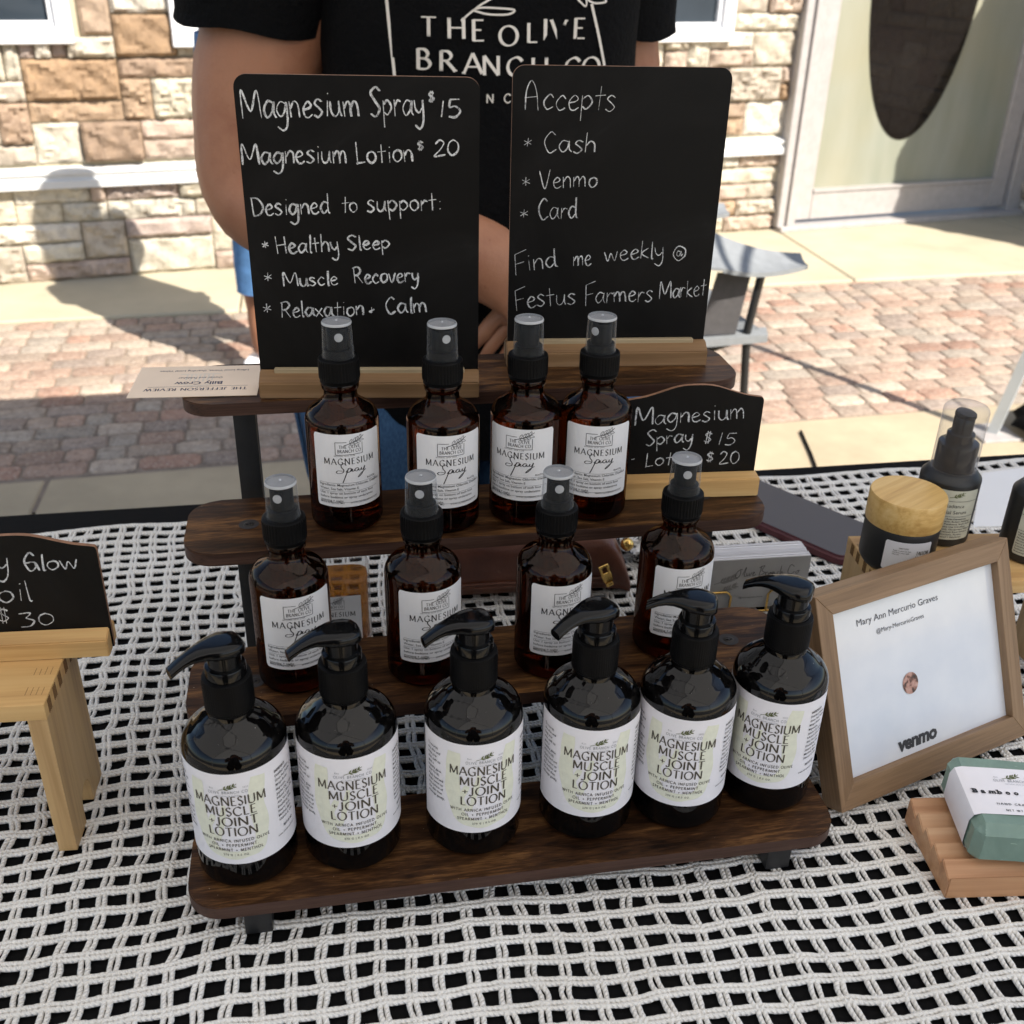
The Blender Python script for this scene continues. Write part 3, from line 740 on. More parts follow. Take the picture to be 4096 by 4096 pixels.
window('w', -1.2, .41, .13, ZT, [-.4]); window('w', .75, 3.11, .115, ZT, [1.5, 2.3])
# door
bm = bmesh.new()
for a, b, c, d, o in ((3.455, 3.555, G + .012, ZT, -.07), (4.84, 4.945, G + .012, ZT, -.07)): add_box(bm, a, b, o, .06, c, d, None, .004, 1)
add_box(bm, 3.50, 3.52, -.085, -.06, G + .012, ZT)
dr = wobj('door', bm_mesh('door', bm), MAT['alu'])
bm = bmesh.new()
for a, b, c, d in ((3.56, 3.65, -.69, ZT), (4.74, 4.835, -.69, ZT), (3.65, 4.74, -.69, -.56)): add_box(bm, a, b, -.045, .0, c, d, None, .004, 1)
add_box(bm, 3.65, 4.74, -.052, -.01, -.56, -.545)
wobj('leaf_frame', bm_mesh('leaf_frame', bm), MAT['alu'], parent=dr)
wobj('threshold', box_me('threshold', 3.455, 4.95, -.11, .05, G + .012, G + .035, .004), MAT['alu'], parent=dr)
wobj('frosted_glass', box_me('frosted_glass', 3.65, 4.74, -.025, -.018, -.545, ZT), MAT['frosted'], parent=dr)
bm = bmesh.new(); prism(bm, [(4.118 + .31 * math.cos(2 * PI * k / 72), min(ZT - .02, .5 + .835 * math.sin(2 * PI * k / 72))) for k in range(72)], -.0285, -.026); wobj('clear_oval', bm_mesh('clear_oval', bm), MAT['oval'], parent=dr)
wobj('soffit_beam', box_me('soffit_beam', -1.6, 5.5, -.02, .25, ZT, ZT + .5), MAT['concrete'])

# ------------------------------------------------------------------ stall canopy overhead
cx0, cx1, cy0, cy1 = -2.3, 1.82, -2.5, 1.06; CZ = 2.10
cp = thing('canopy', 'white fabric market canopy spread over the table', 'canopy', ((cx0 + cx1) / 2, (cy0 + cy1) / 2, G))
n = 12; V = []; F = []
for j in range(n + 1):
    for i in range(n + 1):
        u, v = i / n, j / n; m_ = 1 - max(abs(2 * u - 1), abs(2 * v - 1))
        V.append(((u - .5) * (cx1 - cx0), (v - .5) * (cy1 - cy0), CZ + .62 * m_))
for j in range(n):
    for i in range(n): F.append((j * (n + 1) + i, j * (n + 1) + i + 1, (j + 1) * (n + 1) + i + 1, (j + 1) * (n + 1) + i))
obj('roof', pymesh('roof', V, F), MAT['canopy'], cp)
hx, hy = (cx1 - cx0) / 2 - .03, (cy1 - cy0) / 2 - .03
for a_, b_ in (((-hx, -hy), (0, 0)), ((hx, -hy), (0, 0)), ((-hx, hy), (0, 0)), ((hx, hy), (0, 0))):
    bm = bmesh.new(); tube(bm, [(a_[0], a_[1], CZ - .02), (b_[0], b_[1], CZ + .58)], .016, 6); obj('added_rafter', bm_mesh('added_rafter', bm), MAT['black_metal'], cp)  # unseen bars added to give the bottle shoulders dark lines to reflect
for a_, b_ in (((-hx, -hy), (hx, -hy)), ((-hx, hy), (hx, hy)), ((-hx, -hy), (-hx, hy)), ((hx, -hy), (hx, hy))):
    P_ = [Vector((a_[0] + (b_[0] - a_[0]) * q / 4, a_[1] + (b_[1] - a_[1]) * q / 4, CZ - (.04 if q % 2 == 0 else .30))) for q in range(5)]
    Q_ = [Vector((p.x, p.y, 2 * CZ - .34 - p.z)) for p in P_]
    bm = bmesh.new(); tube(bm, P_, .012, 6); obj('added_truss_bar', bm_mesh('added_truss_bar', bm), MAT['black_metal'], cp); bm = bmesh.new(); tube(bm, Q_, .012, 6); obj('added_truss_bar', bm_mesh('added_truss_bar', bm), MAT['black_metal'], cp)  # unseen too, added for their reflections in the bottles
for sx in (-1, 1):
    for sy in (-1, 1):
        if sx == 1 and sy == 1: px, py = (cx1 - cx0) / 2 - .03, (cy1 - cy0) / 2 - .03
        else: px, py = sx * ((cx1 - cx0) / 2 - .03), sy * ((cy1 - cy0) / 2 - .03)
        obj('leg', box_me('leg', px - .018, px + .018, py - .018, py + .018, .0, CZ + .01), MAT['white_frame'], cp)

# neighbour's leaning pole
pl = thing('canopy_pole', 'pale leaning metal canopy pole behind the table beside the serum bottles', 'pole', (2.005, 2.12, G))
bm = bmesh.new(); tube(bm, [(0, 0, 0), (.21, -.02, 1.1), (.40, -.04, 2.1)], .021, 4); obj('pole', bm_mesh('pole', bm), MAT['pole_grey'], pl)
obj('foot', box_me('foot', -.06, .06, -.06, .06, .0, .008, .002), MAT['alu'], pl)
wb = thing('weight_bag', 'dark grey weight bag lying at the foot of the leaning pole', 'bag', (2.12, 2.09, G), .4)
r = random.Random(4); bm = bmesh.new(); bmesh.ops.create_icosphere(bm, subdivisions=3, radius=1)
for v in bm.verts:
    p = v.co; p *= 1 + .12 * math.sin(7 * p.x + 3 * p.y) * math.cos(5 * p.z + 4 * p.y); v.co = Vector((p.x * .19 + .12, p.y * .09, max(0, p.z * .055 + .05)))
obj('bag_body', bm_mesh('bag_body', bm), MAT['black_cloth'], wb, 60)
bm = bmesh.new(); tube(bm, [(-.02, -.07, .06), (.05, -.09, .12), (.16, -.09, .12), (.22, -.07, .06)], .012, 6); obj('handle', bm_mesh('handle', bm), MAT['chair_grey'], wb, 60)
bm = bmesh.new(); tube(bm, [(1.445, 2.20, G + .005), (1.41, 2.05, G + .005), (1.37, 1.90, G + .005), (1.33, 1.6, G + .005)], .0045, 6)
setp(obj('cord', bm_mesh('cord', bm), MAT['black_cloth']), 'thin dark cord lying across the sunlit concrete behind the table', 'cord')

# ------------------------------------------------------------------ table and crochet cloth
tb = thing('display_table', 'long folding table draped in black cloth', 'table', (.42, .18, G))
TX0, TX1, TY0, TY1 = -.52, 1.33, -.20, .566
bm = bmesh.new(); add_box(bm, TX0 - .42, TX1 - .42, TY0 - .18, TY1 - .18, -.03 - G, -.0005 - G, None, .006, 3)
obj('tabletop', bm_mesh('tabletop', bm), MAT['black_cloth'], tb, 40)
def drape():
    n = 260; per = []
    L = [(TX0, TY0), (TX1, TY0), (TX1, TY1), (TX0, TY1)]
    for k in range(4):
        a, b = Vector(L[k]), Vector(L[(k + 1) % 4]); m_ = int((b - a).length / .02)
        for i in range(m_): per.append((a + (b - a) * i / m_, (b - a).normalized()))
    V = []; F = []; N = len(per)
    for lv, z in enumerate((-.004, -.02, -.1, -.3, -.5, -.68)):
        for i, (p, t) in enumerate(per):
            o = Vector((t.y, -t.x)); a = [.0005, .001, .004, .015, .026, .034][lv] * (1 + .9 * math.sin(i * .42) + .4 * math.sin(i * .17 + 1))
            q = p + o * a; V.append((q.x - .42, q.y - .18, z - G))
    for lv in range(5):
        for i in range(N): F.append((lv * N + i, lv * N + (i + 1) % N, (lv + 1) * N + (i + 1) % N, (lv + 1) * N + i))
    obj('cloth_skirt', pymesh('cloth_skirt', V, F), MAT['black_cloth'], tb, 60)
drape()
for sx in (-.78, .78):
    for sy in (-.28, .28):
        bm = bmesh.new(); tube(bm, [(sx, sy, 0), (sx, sy, -.03 - G)], .014, 10); obj('leg', bm_mesh('leg', bm), MAT['black_metal'], tb, 40)

def warp(x, y):
    """slow drift of the crochet grid, and the bunched far edge"""
    dx = .0045 * np.sin(9 * y + 4 * x + .6) + .0026 * np.sin(19 * y - 7 * x) + .0010 * np.sin(47 * x + 31 * y) + .0008 * np.sin(90 * y + 20 * x)
    dy = .004 * np.sin(7 * x + 1.3) + .0022 * np.sin(15 * x + 11 * y) + .0010 * np.sin(41 * x - 23 * y) + .0005 * np.sin(77 * x + 5 * y)
    far = np.clip((y - .40) / .13, 0, 1)
    dy = dy + far * (-.006 + .010 * np.exp(-((x - .02) / .09) ** 2) + .003 * np.sin(38 * x))
    dy = dy + far * .024 * np.clip((x - .05) / .4, 0, 1)
    dx = dx + .055 * np.clip(y - .2, 0, 1) * np.clip((.15 - x) / .4, 0, 1)
    return x + dx, y + dy
def crochet():
    rs = np.random.RandomState(2); PX, PY, RAD = .0168, .0152, .00165
    X0, X1, Y0, Y1 = -.48, 1.12, -.195, .532
    nc, nr = int((X1 - X0) / PX), int((Y1 - Y0) / PY); K = 7; paths = []
    jc = rs.normal(0, .0010, (nr + 1, nc + 1)); jr = rs.normal(0, .0007, (nr + 1, nc + 1))
    for j in range(nr + 1):                       # rows: a pair of cords side by side
        s = np.arange(nc * K + 1) / K; x = X0 + s * PX
        base = Y0 + j * PY + np.interp(s, np.arange(nc + 1), jr[j])
        for sg in ((-1, 1) if j < nr else (0,)):
            y = base + sg * (.00158 + .00010 * np.sin(2 * PI * s * 2 + j))
            xx, yy = warp(x, y); paths.append(np.stack([xx, yy, .0021 + .00025 * np.cos(2 * PI * s) + .0002 * np.sin(9 * x + 3 * j)], 1))
    for i in range(nc + 1):                       # columns: two cords that part between the rows
        s = np.arange(nr * K + 1) / K; fr = s - np.floor(s); y = Y0 + s * PY
        base = X0 + i * PX + np.interp(s, np.arange(nr + 1), jc[:, i])
        bul = rs.uniform(.7, 1.5, nr + 2)[np.floor(s).astype(int)]; lean = rs.normal(0, .0007, nr + 2)[np.floor(s).astype(int)] * np.sin(PI * fr)
        for sg in (-1, 1):
            x = base + lean + sg * (.00140 + .00058 * bul * np.sin(PI * fr) ** .8)
            xx, yy = warp(x, y); paths.append(np.stack([xx, yy, .0016 + .0006 * np.abs(np.cos(PI * fr))], 1))
    # a looser edge cord along the far side
    s = np.arange(nc * 4 + 1) / 4; x = X0 + s * PX; xx, yy = warp(x, np.full_like(x, Y0 + nr * PY + .003)); paths.append(np.stack([xx, yy, .002 + 0 * s], 1))
    SD = 6; ang = 2 * PI * np.arange(SD) / SD; VV = []; FF = []; UU = []; n0 = 0
    for P in paths:
        T = np.gradient(P, axis=0); L = np.linalg.norm(T, axis=1, keepdims=True); T /= L
        S = np.cross(T, [0, 0, 1.]); S /= np.linalg.norm(S, axis=1, keepdims=True); U = np.cross(S, T)
        s = np.concatenate([[0], np.cumsum(np.linalg.norm(np.diff(P, axis=0), axis=1))])
        rad = RAD * (1 + .05 * np.sin(s * 2 * PI / .0042) + .07 * np.sin(s * 2 * PI / .0163 + n0) + rs.normal(0, .035, len(s)))
        V = P[:, None, :] + (S[:, None, :] * np.cos(ang)[None, :, None] + U[:, None, :] * np.sin(ang)[None, :, None]) * rad[:, None, None]
        n = len(P); VV.append(V.reshape(-1, 3))
        a = n0 + (np.arange(n - 1)[:, None] * SD + np.arange(SD)[None, :]); b = n0 + (np.arange(n - 1)[:, None] * SD + (np.arange(SD)[None, :] + 1) % SD)
        FF.append(np.stack([a, b, b + SD, a + SD], -1).reshape(-1, 4))
        u0 = np.repeat(s[:-1, None] / .0030, SD, 1); u1 = np.repeat(s[1:, None] / .0030, SD, 1); v0 = np.repeat(np.arange(SD)[None, :] / SD, n - 1, 0); v1 = v0 + 1 / SD
        UU.append(np.stack([np.stack([u0, v0], -1), np.stack([u0, v1], -1), np.stack([u1, v1], -1), np.stack([u1, v0], -1)], 2).reshape(-1, 2)); n0 += n * SD
    V = np.concatenate(VV).astype(np.float32); Fq = np.concatenate(FF).astype(np.int32); UV = np.concatenate(UU).astype(np.float32)
    me = bpy.data.meshes.new('crochet_tablecloth'); me.vertices.add(len(V)); me.vertices.foreach_set('co', V.ravel()); me.loops.add(len(Fq) * 4); me.loops.foreach_set('vertex_index', Fq.ravel())
    me.polygons.add(len(Fq)); me.polygons.foreach_set('loop_start', np.arange(0, len(Fq) * 4, 4, dtype=np.int32)); me.polygons.foreach_set('loop_total', np.full(len(Fq), 4, dtype=np.int32))
    uv = me.uv_layers.new(name='UVMap'); uv.data.foreach_set('uv', UV.ravel()); me.update(calc_edges=True); me.validate()
    me.polygons.foreach_set('use_smooth', [True] * len(me.polygons))
    o = obj('crochet_tablecloth', me, MAT['rope']); setp(o, 'white open crochet cloth spread over the black table', 'tablecloth')
crochet()
ZC = .0034      # things stand on the cords

# ------------------------------------------------------------------ tiered stand
SW, SD_, SS, SH, ST = .400, .0749, .0812, .0696, .0090
Z1 = .032
def ztop(k): return Z1 + (k - 1) * SH
stand = thing('tiered_stand', 'four tier dark wood display stand on black metal legs', 'stand', (0, 0, 0))
for k in range(1, 5):
    bm = bmesh.new(); y0 = (k - 1) * SS
    ol = [(x, z) for x, z in rrect(SW, SD_, .021, 8)]
    a = [bm.verts.new((x, y0 + y, ztop(k) - ST)) for x, y in ol]; b = [bm.verts.new((x, y0 + y, ztop(k))) for x, y in ol]; N = len(ol)
    for i in range(N): bm.faces.new((a[i], a[(i + 1) % N], b[(i + 1) % N], b[i]))
    bm.faces.new(a[::-1]); top = bm.faces.new(b)
    g = bmesh.ops.bevel(bm, geom=[e for e in bm.edges if abs(e.verts[0].co.z - ztop(k)) < 1e-6 and abs(e.verts[1].co.z - ztop(k)) < 1e-6], offset=.0006, segments=2, affect='EDGES')
    sm_ = bm_mesh('shelf', bm)
    for q in sm_.polygons: q.material_index = 1 if abs(q.normal.z) < .3 else 0
    obj('shelf', sm_, [MAT['walnut'], MAT['shelf_edge']], stand, 30)
t_ = .016
for side, xc in ((0, .039), (1, .362)):
    for k in range(1, 5):
        yc = (k - 1) * SS + (.0115 if k == 1 else .040); bm = bmesh.new()
        add_box(bm, xc - t_ / 2, xc + t_ / 2, yc - t_ / 2, yc + t_ / 2, ZC if k == 1 else ZC + t_, ztop(k) - ST, None, .0012, 2); obj('leg', bm_mesh('leg', bm), MAT['black_metal'], stand, 40)
    bm = bmesh.new(); add_box(bm, xc - t_ / 2, xc + t_ / 2, .0115 + t_ / 2, 3 * SS + .040 + t_ / 2, ZC, ZC + t_, None, .0012, 2); obj('base_rail', bm_mesh('base_rail', bm), MAT['black_metal'], stand, 40)
def screw_at(x, y, k):
    me = lathe('screw', [(0, .0003), (.0026, .0008), (.0036, .0004), (.0040, .0002)], 20); s = obj('screw', me, MAT['screw'], stand, 40, (x, y, ztop(k)))
    bm = bmesh.new(); add_box(bm, -.002, .002, -.0005, .0005, .0005, .0012); add_box(bm, -.0005, .0005, -.002, -.00051, .0005, .0011); add_box(bm, -.0005, .0005, .00051, .002, .0005, .0011)
    obj('slot_shade', bm_mesh('slot_shade', bm), MAT['ink'], s)  # dark bars laid on the head stand in for shade in the slot
    me = lathe('countersink_shade', [(.0040, .00025), (.0068, .00035)], 24); me2 = obj('countersink_shade', me, MAT['ink'], s)  # flat dark ring: shade of the countersunk hole put into colour
for k in (2, 3):
    for x in (.041, .359): screw_at(x, (k - 1) * SS + .0365, k)

# ------------------------------------------------------------------ lotion bottles
LR = 29.3
def lotion_text():
    g = {}
    ink = []; T = LR * .93
    hs = 8.0
    def cline(s, zc, w, h, **kw): ink.append(fit(caps(s, **kw), -w / 2, w / 2, zc, h, 1.0))
    cline('MAGNESIUM', 66.0, 41.5, 6.4, thick=.165, thin=.078, spacing=.14)
    cline('MUSCLE', 58.4, 29, 6.3, thick=.165, thin=.078, spacing=.14)
    ink.append(fit(caps('JOINT', thick=.165, thin=.078, spacing=.14), -9.2, 14.8, 50.8, 6.3, 1.0)); ink.append(fit(caps('+', thick=.1, thin=.09), -13.0, -9.8, 51.6, 5.0, 1.0))
    cline('LOTION', 43.2, 28, 6.3, thick=.165, thin=.078, spacing=.14)
    cline('WITH ARNICA INFUSED OLIVE', 38.4, 41, 2.1, thick=.18, thin=.14, spacing=.3)
    cline('OIL + PEPPERMINT.', 34.9, 27, 2.1, thick=.18, thin=.14, spacing=.3)
    cline('SPEARMINT + MENTHOL', 31.4, 32, 2.1, thick=.18, thin=.14, spacing=.3)
    ink.append(fit(txt('270 G | 8.5 OZ.', .01, 0, 1.3), -7, 8, 28.0, 1.4))
    small = []
    left = ['To nourish', 'dry skin and', 'keep your', 'skin soft to', 'give a', 'healthy glow.', 'HOW TO USE:', 'Apply hand and', 'body lotion to', 'the surface of', 'the skin then', 'massage gently.']
    for i, s in enumerate(left): small.append(fit(txt(s, .012), -38.5, -38.5 + len(s) * .92, 78.5 - i * 3.3, 1.75))
    right = ['INGREDIENTS', 'Distilled Water,', 'Grass Fed Tallow,', 'Mango Butter,', 'Magnesium,', 'Jojoba Oil, Arnica', 'Infused Olive Oil,', 'Aloe Vera Leaf', 'Emulsifying Wax,', 'Stearic Acid,', 'Menthol, Mint,', 'Vitamin E, Oils']
    for i, s in enumerate(right): small.append(fit(txt(s, .03 if i == 0 else .012), 28, 28 + len(s) * .86, 78.5 - i * 3.3, 1.7))
    small.append(fit(txt('FESTUS MO', .03), 31, 40, 36, 1.6)); small.append(fit(txt('www.olivebranchco.co', .01), 26, 42, 31.5, 1.3))
    grey = [fit(caps('OLIVE BRANCH CO', thick=.17, thin=.13, spacing=.3), -11, 11, 74.6, 1.9, 1.0), fit(txt('NATURAL SKINCARE', 0, 0, 1.2), -6.5, 6.5, 73.0 - .35, .9), fit(txt('Est', 0), -10, -7.5, 78, 1.0), fit(txt('2023', 0), 8.5, 11.5, 78, 1.0)]
    green = [leaf_sprig(-5, 77.2, 10.5, 4, .03, False)]
    wash = [broad(cat_rom([(-18, 82), (-19, 66), (-18.5, 50), (-14, 34), (-5, 28.5), (6, 28.8), (14, 33), (16.5, 48), (15, 66), (17.5, 83.5)], 8), lambda a, t: 7.5 + 1.8 * math.sin(9 * t) + .6 * math.sin(41 * t)),
            broad(cat_rom([(-10, 58), (-13, 48), (-9, 40), (-6, 50), (-3, 66)], 8), lambda a, t: 3.0 + .8 * math.sin(17 * t))]
    R_ = LR + .5
    return dict(ink=wrap(join2(ink), R_, 'printed_title'), small=wrap(join2(small), R_, 'printed_small_text'), grey=wrap(join2(grey), R_, 'printed_logo'), green=wrap(join2(green), R_, 'printed_sprig'), wash=wrap(join2(wash), LR + .32, 'printed_wash'))
LT = lotion_text()
body_prof = [(0, .0022), (.018, .0018), (.0225, .0), (.0262, .0003)] + arcp(.0243, .0050, .0050, -68, 0, 5) + [(LR / 1000, .012), (LR / 1000, .0885)] + arcp(.0150, .0895, .0143, 2, 62, 9) + [(.0190, .1056), (.0155, .1082), (.0130, .1098), (.0125, .1150), (.0118, .1160)]
LM = dict(body=lathe('bottle_body', body_prof, 72), collar=lathe('collar', [(.0128, .1125), (.0128, .1135), (.0130, .1136), (.0138, .1146), (.0139, .1155), (.0139, .1320), (.0133, .1342), (.0120, .1348), (.0112, .1348)], 180, (.1150, .1325, 60, .0005)))
smooth_me(LM['body'], 50); smooth_me(LM['collar'], 50)
LM['stem'] = lathe('stem', [(.0112, .1335), (.0112, .1405), (.0108, .1412), (.0092, .1416), (.0092, .1500)], 40); smooth_me(LM['stem'], 40)
def pump_head():
    # duck-bill head pointing to +X: cross sections along the spout
    secs = []
    for x, w, zt, zb in ((-.0108, .0030, .1530, .1490), (-.0104, .0060, .1548, .1484), (-.0085, .0090, .1560, .1482), (-.004, .0106, .1571, .1482), (.001, .0107, .1577, .1483), (.006, .0096, .1576, .1488), (.0105, .0078, .1571, .1498), (.0148, .0062, .1562, .1502), (.019, .0053, .1548, .1498), (.0232, .0047, .1529, .1484), (.0270, .0044, .1507, .1463), (.0303, .0042, .1486, .1440)):
        ring = []
        for k in range(20):
            a = 2 * PI * k / 20; c, s = math.cos(a), math.sin(a)
            y = w * math.copysign(abs(c) ** .75, c); z = (zt + zb) / 2 + (zt - zb) / 2 * math.copysign(abs(s) ** .6, s)
            if s > 0: z -= .0007 * (1 - abs(c)) if -.006 < x < .008 else 0
            ring.append((x, y, z))
        secs.append(ring)
    V, F = loft(secs); me = pymesh('pump_head', V, F); bm = bmesh.new(); bm.from_mesh(me); bmesh.ops.recalc_face_normals(bm, faces=bm.faces); bm.to_mesh(me); bm.free(); smooth_me(me, 55); return me
LM['head'] = pump_head(); LM['label'] = label_patch('label', LR + .2, -44, 48, 21.2, 88.4, 0, 90); smooth_me(LM['label'], 80)
LM['opening'] = lathe('spout_opening', [(0, 0), (.0026, 0)], 16)
def make_lotion():
    t = thing('lotion_bottle', 'x', 'bottle', group='black pump bottles of lotion on the bottom shelf')
    obj('bottle_body', LM['body'], MAT['bottle_black'], t); obj('collar', LM['collar'], MAT['black_plastic_matte'], t)
    lb = obj('label', LM['label'], MAT['paper'], t)
    for nm, k, m in (('printed_title', 'ink', 'ink_brown'), ('printed_small_text', 'small', 'ink'), ('printed_logo', 'grey', 'ink_grey'), ('printed_sprig', 'green', 'ink_green'), ('printed_wash', 'wash', 'pale_green')): obj(nm, LT[k], MAT[m], lb)
    p = obj('pump_head', LM['head'], MAT['black_plastic_gloss'], t); obj('stem', LM['stem'], MAT['black_plastic_gloss'], p)
    return t
proto = make_lotion()
#            x      y      to-camera  label turn  spout
LB = [(.0344, .0407, -82.5, -15, -155.8, 'black lotion pump bottle at the left end of the bottom shelf'),
      (.0972, .0435, -89.8, 3, -164.8, 'second black lotion pump bottle from the left end of the bottom shelf'),
      (.1716, .0441, -98.4, 12.7, -167.2, 'third black lotion pump bottle from the left, gaps on both sides of it'),
      (.2440, .0460, -106.3, 11.4, -156.4, 'black lotion pump bottle fourth from the left, spout tilted toward the viewer'),
      (.3046, .0458, -112.6, 2, 160.4, 'fifth black lotion pump bottle, its label half behind the neighbour on its left'),
      (.3666, .0518, -118.1, -5, 143.6, 'black lotion pump bottle at the right end, touching the picture frame side')]
for i, (x, y, ta, lt, sp, lab) in enumerate(LB):
    o = proto if i == 0 else copy_tree(proto)
    o.location = (x, y, Z1); o['label'] = lab
    for c in o.children:
        n = c.name.split('.')[0]
        if n in ('label',): c.rotation_euler.z = math.radians(ta + 90 + lt)
        if n == 'pump_head': c.rotation_euler.z = math.radians(sp)
        if n == 'collar': c.rotation_euler.z = i * .7

# ------------------------------------------------------------------ spray bottles
BR_ = 24.0
def spray_text():
    ink = []; th = []
    ink.append(fit(caps('MAGNESIUM', thick=.16, thin=.06, serif=.10, spacing=.26), -17, 17.5, 50.2, 4.3, 1.0))
    ink.append(spray_word(-9.5, 10, 40.5, 10.5, .52))
    ink.append(fit(caps('THE OLIVE', thick=.17, thin=.08, serif=.06, spacing=.2), -6.5, 7.2, 61.4, 2.2, 1.0)); ink.append(fit(caps('BRANCH CO', thick=.17, thin=.08, serif=.06, spacing=.2), -7.6, 7.8, 58.4, 2.2, 1.0))
    for a, b, z in ((-9, -1.5, 65.6), (-9, 8.8, 57.0)): ink.append(hline(a, b, z, .32, 12))
    for x, z0, z1 in ((-9, 57, 65.6), (8.8, 57, 64.6)): ink.append(ribbon([(x, z0), (x, z1)], lambda a, t: .32))
    ink.append(leaf_sprig(-3.5, 63.4, 13.5, 4, .028, True))
    ink.append(fit(txt('NATURAL SKIN CARE', .01, 0, 1.5), -10, 3.5, 55.9, .75))
    body = [('Ingredients: Magnesium Chloride, Distilled', -21.5, 21.5, 35.4), ('Water, Sea Salt, Vitamin E', -21.5, 5, 32.3), ('Use: 1 spray on bottom of each foot', -21.5, 16, 28.9), ('before bedtime or spray underarms', -21.5, 15.5, 25.8), ('morning + night', -21.5, -5.5, 22.7 + .2)]
    th += [fit(txt(s, .006), a, b, z - 1.0, 1.75) for s, a, b, z in body]
    th.append(fit(txt('MADE IN FESTUS, MO', .006), -21.5, -5, 19.7 + .7, 1.35)); th.append(fit(txt('WWW.OLIVEBRANCHCO.CO', .006), -1, 19.5, 19.7 + .7, 1.35)); th.append(fit(txt('8ozs/225g', .006), 11.5, 18, 38.0, 1.3))
    for z in (37.0, 30.4, 21.9): th.append(hline(-21.5, 20, z - .35, .16, 24))
    # the sticker sits between 20.4 and 72.3: small print squeezed to fit
    P = join2(ink); Q = join2(th); Q[0][:, 1] = 22.0 + (Q[0][:, 1] - 19.5) * (17.5 / 19.0)
    P[0][:, 1] = 41.5 + (P[0][:, 1] - 40.5) * (29.3 / 29.0)
    return wrap(P, BR_ + .32, 'printed_title'), wrap(Q, BR_ + .32, 'printed_small_text')
SPT, SPS = spray_text()
bp = [(0, .0025), (.014, .0022), (.0185, .0), (.0208, .0002)] + arcp(.0196, .0044, .0044, -70, 0, 5) + [(BR_ / 1000, .010), (BR_ / 1000, .0715)] + arcp(.0128, .0735, .0112, 2, 58, 9) + [(.0158, .0848), (.0122, .0878), (.0108, .0900), (.0106, .0945), (.0118, .0955), (.0122, .0975), (.0122, .1000), (.0110, .1012), (.0105, .112)]
SM = dict(body=lathe('bottle_body', bp, 64), collar=lathe('collar', [(.0118, .0998), (.0126, .0999), (.0127, .1022), (.0131, .1026), (.0132, .1040), (.0132, .1135), (.0128, .1152), (.0116, .1160), (.0100, .1160)], 160, (.1038, .1136, 40, .0007)))
SM['cap'] = lathe('clear_cap', [(.0101, .1158), (.0102, .1172), (.0099, .1180), (.0093, .1380), (.0090, .1394), (.0080, .1398), (0, .1396)], 48)
SM['head'] = lathe('spray_head', [(.0092, .1150), (.0090, .1215), (.0070, .1220), (.0068, .1352), (.0060, .1362), (0, .1364)], 36)
SM['nozzle'] = lathe('nozzle', [(.0027, 0), (.0027, .0006), (.0010, .0008), (0, .0008)], 20)
SM['label'] = label_patch('label', BR_ + .16, -24.2, 24.4, 20.4, 72.3, 2.2, 60)
SM['tip'] = lathe('cap_dimple', [(.0009, .0), (.0006, .0006), (0, .0007)], 12)
for k in SM: smooth_me(SM[k], 50)
MAT['head_grey'] = plain('grey_black_plastic', (.007, .0075, .0085), .45, .15, 80, spec=.12)
MAT['cap_rim'] = plain('cap_rim_plastic', (.42, .43, .45), .25, .05, 80)
SM['rim'] = lathe('cap_rim', [(.0094, .1378), (.0094, .1386), (.0090, .1394), (.0087, .1394), (.0090, .1384), (.0091, .1378)], 48); smooth_me(SM['rim'], 60)
def make_spray():
    t = thing('spray_bottle', 'x', 'bottle', group='amber spray bottles on the stand')
    obj('bottle_body', SM['body'], MAT['amber'], t); obj('collar', SM['collar'], MAT['black_plastic_matte'], t)
    lb = obj('label', SM['label'], MAT['label_spray'], t); obj('printed_title', SPT, MAT['ink'], lb); obj('printed_small_text', SPS, MAT['ink'], lb)
    h = obj('spray_head', SM['head'], MAT['head_grey'], t); obj('nozzle', SM['nozzle'], MAT['cap_rim'], h, None, (0, -.0067, .1305), (PI / 2, 0, 0))
    c = obj('clear_cap', SM['cap'], [MAT['clear_cap'], MAT['clear_top']], t)
    for q in SM['cap'].polygons: q.material_index = 1 if abs(q.normal.z) > .8 and q.center.z > .13 else 0
    obj('cap_rim', SM['rim'], MAT['cap_rim'], c); obj('cap_dimple', SM['tip'], MAT['cap_rim'], c, None, (0, 0, .1396))
    return t
sp = make_spray()
SB = [(.0682, .1230, 2, -86.9, 9, -22, 'amber spray bottle at the left end of the second shelf, flat flask behind it'),
      (.1501, .1184, 2, -95.2, 19, -8, 'amber spray bottle second from left on the second shelf, brown purse to its right'),
      (.2329, .1139, 2, -103.4, 24, 8, 'amber spray bottle third from left on the second shelf, beside the gold zip pull'),
      (.3164, .1222, 2, -110.8, 27, 12, 'amber spray bottle at the right end of the second shelf, before the card holder'),
      (.1070, .2012, 3, -90.7, 8, 6, 'amber spray bottle at the left end of the third shelf, blue denim behind it'),
      (.1719, .1907, 3, -96.5, 12.4, 22, 'amber spray bottle second from left on the third shelf'),
      (.2279, .1936, 3, -101.4, -10, 170, 'amber spray bottle third from left on the third shelf, its label turned left'),
      (.2756, .1929, 3, -105.4, 8, -35, 'amber spray bottle on the third shelf touching the small arched chalkboard')]
for i, (x, y, k, ta, lt, nz, lab) in enumerate(SB):
    o = sp if i == 0 else copy_tree(sp)
    o.location = (x, y, ztop(k)); o['label'] = lab
    for c in o.children:
        n = c.name.split('.')[0]
        if n == 'label': c.rotation_euler.z = math.radians(ta + 90 + lt)
        if n == 'spray_head': c.rotation_euler.z = math.radians(ta + 90 + nz)
        if n == 'collar': c.rotation_euler.z = i * .9

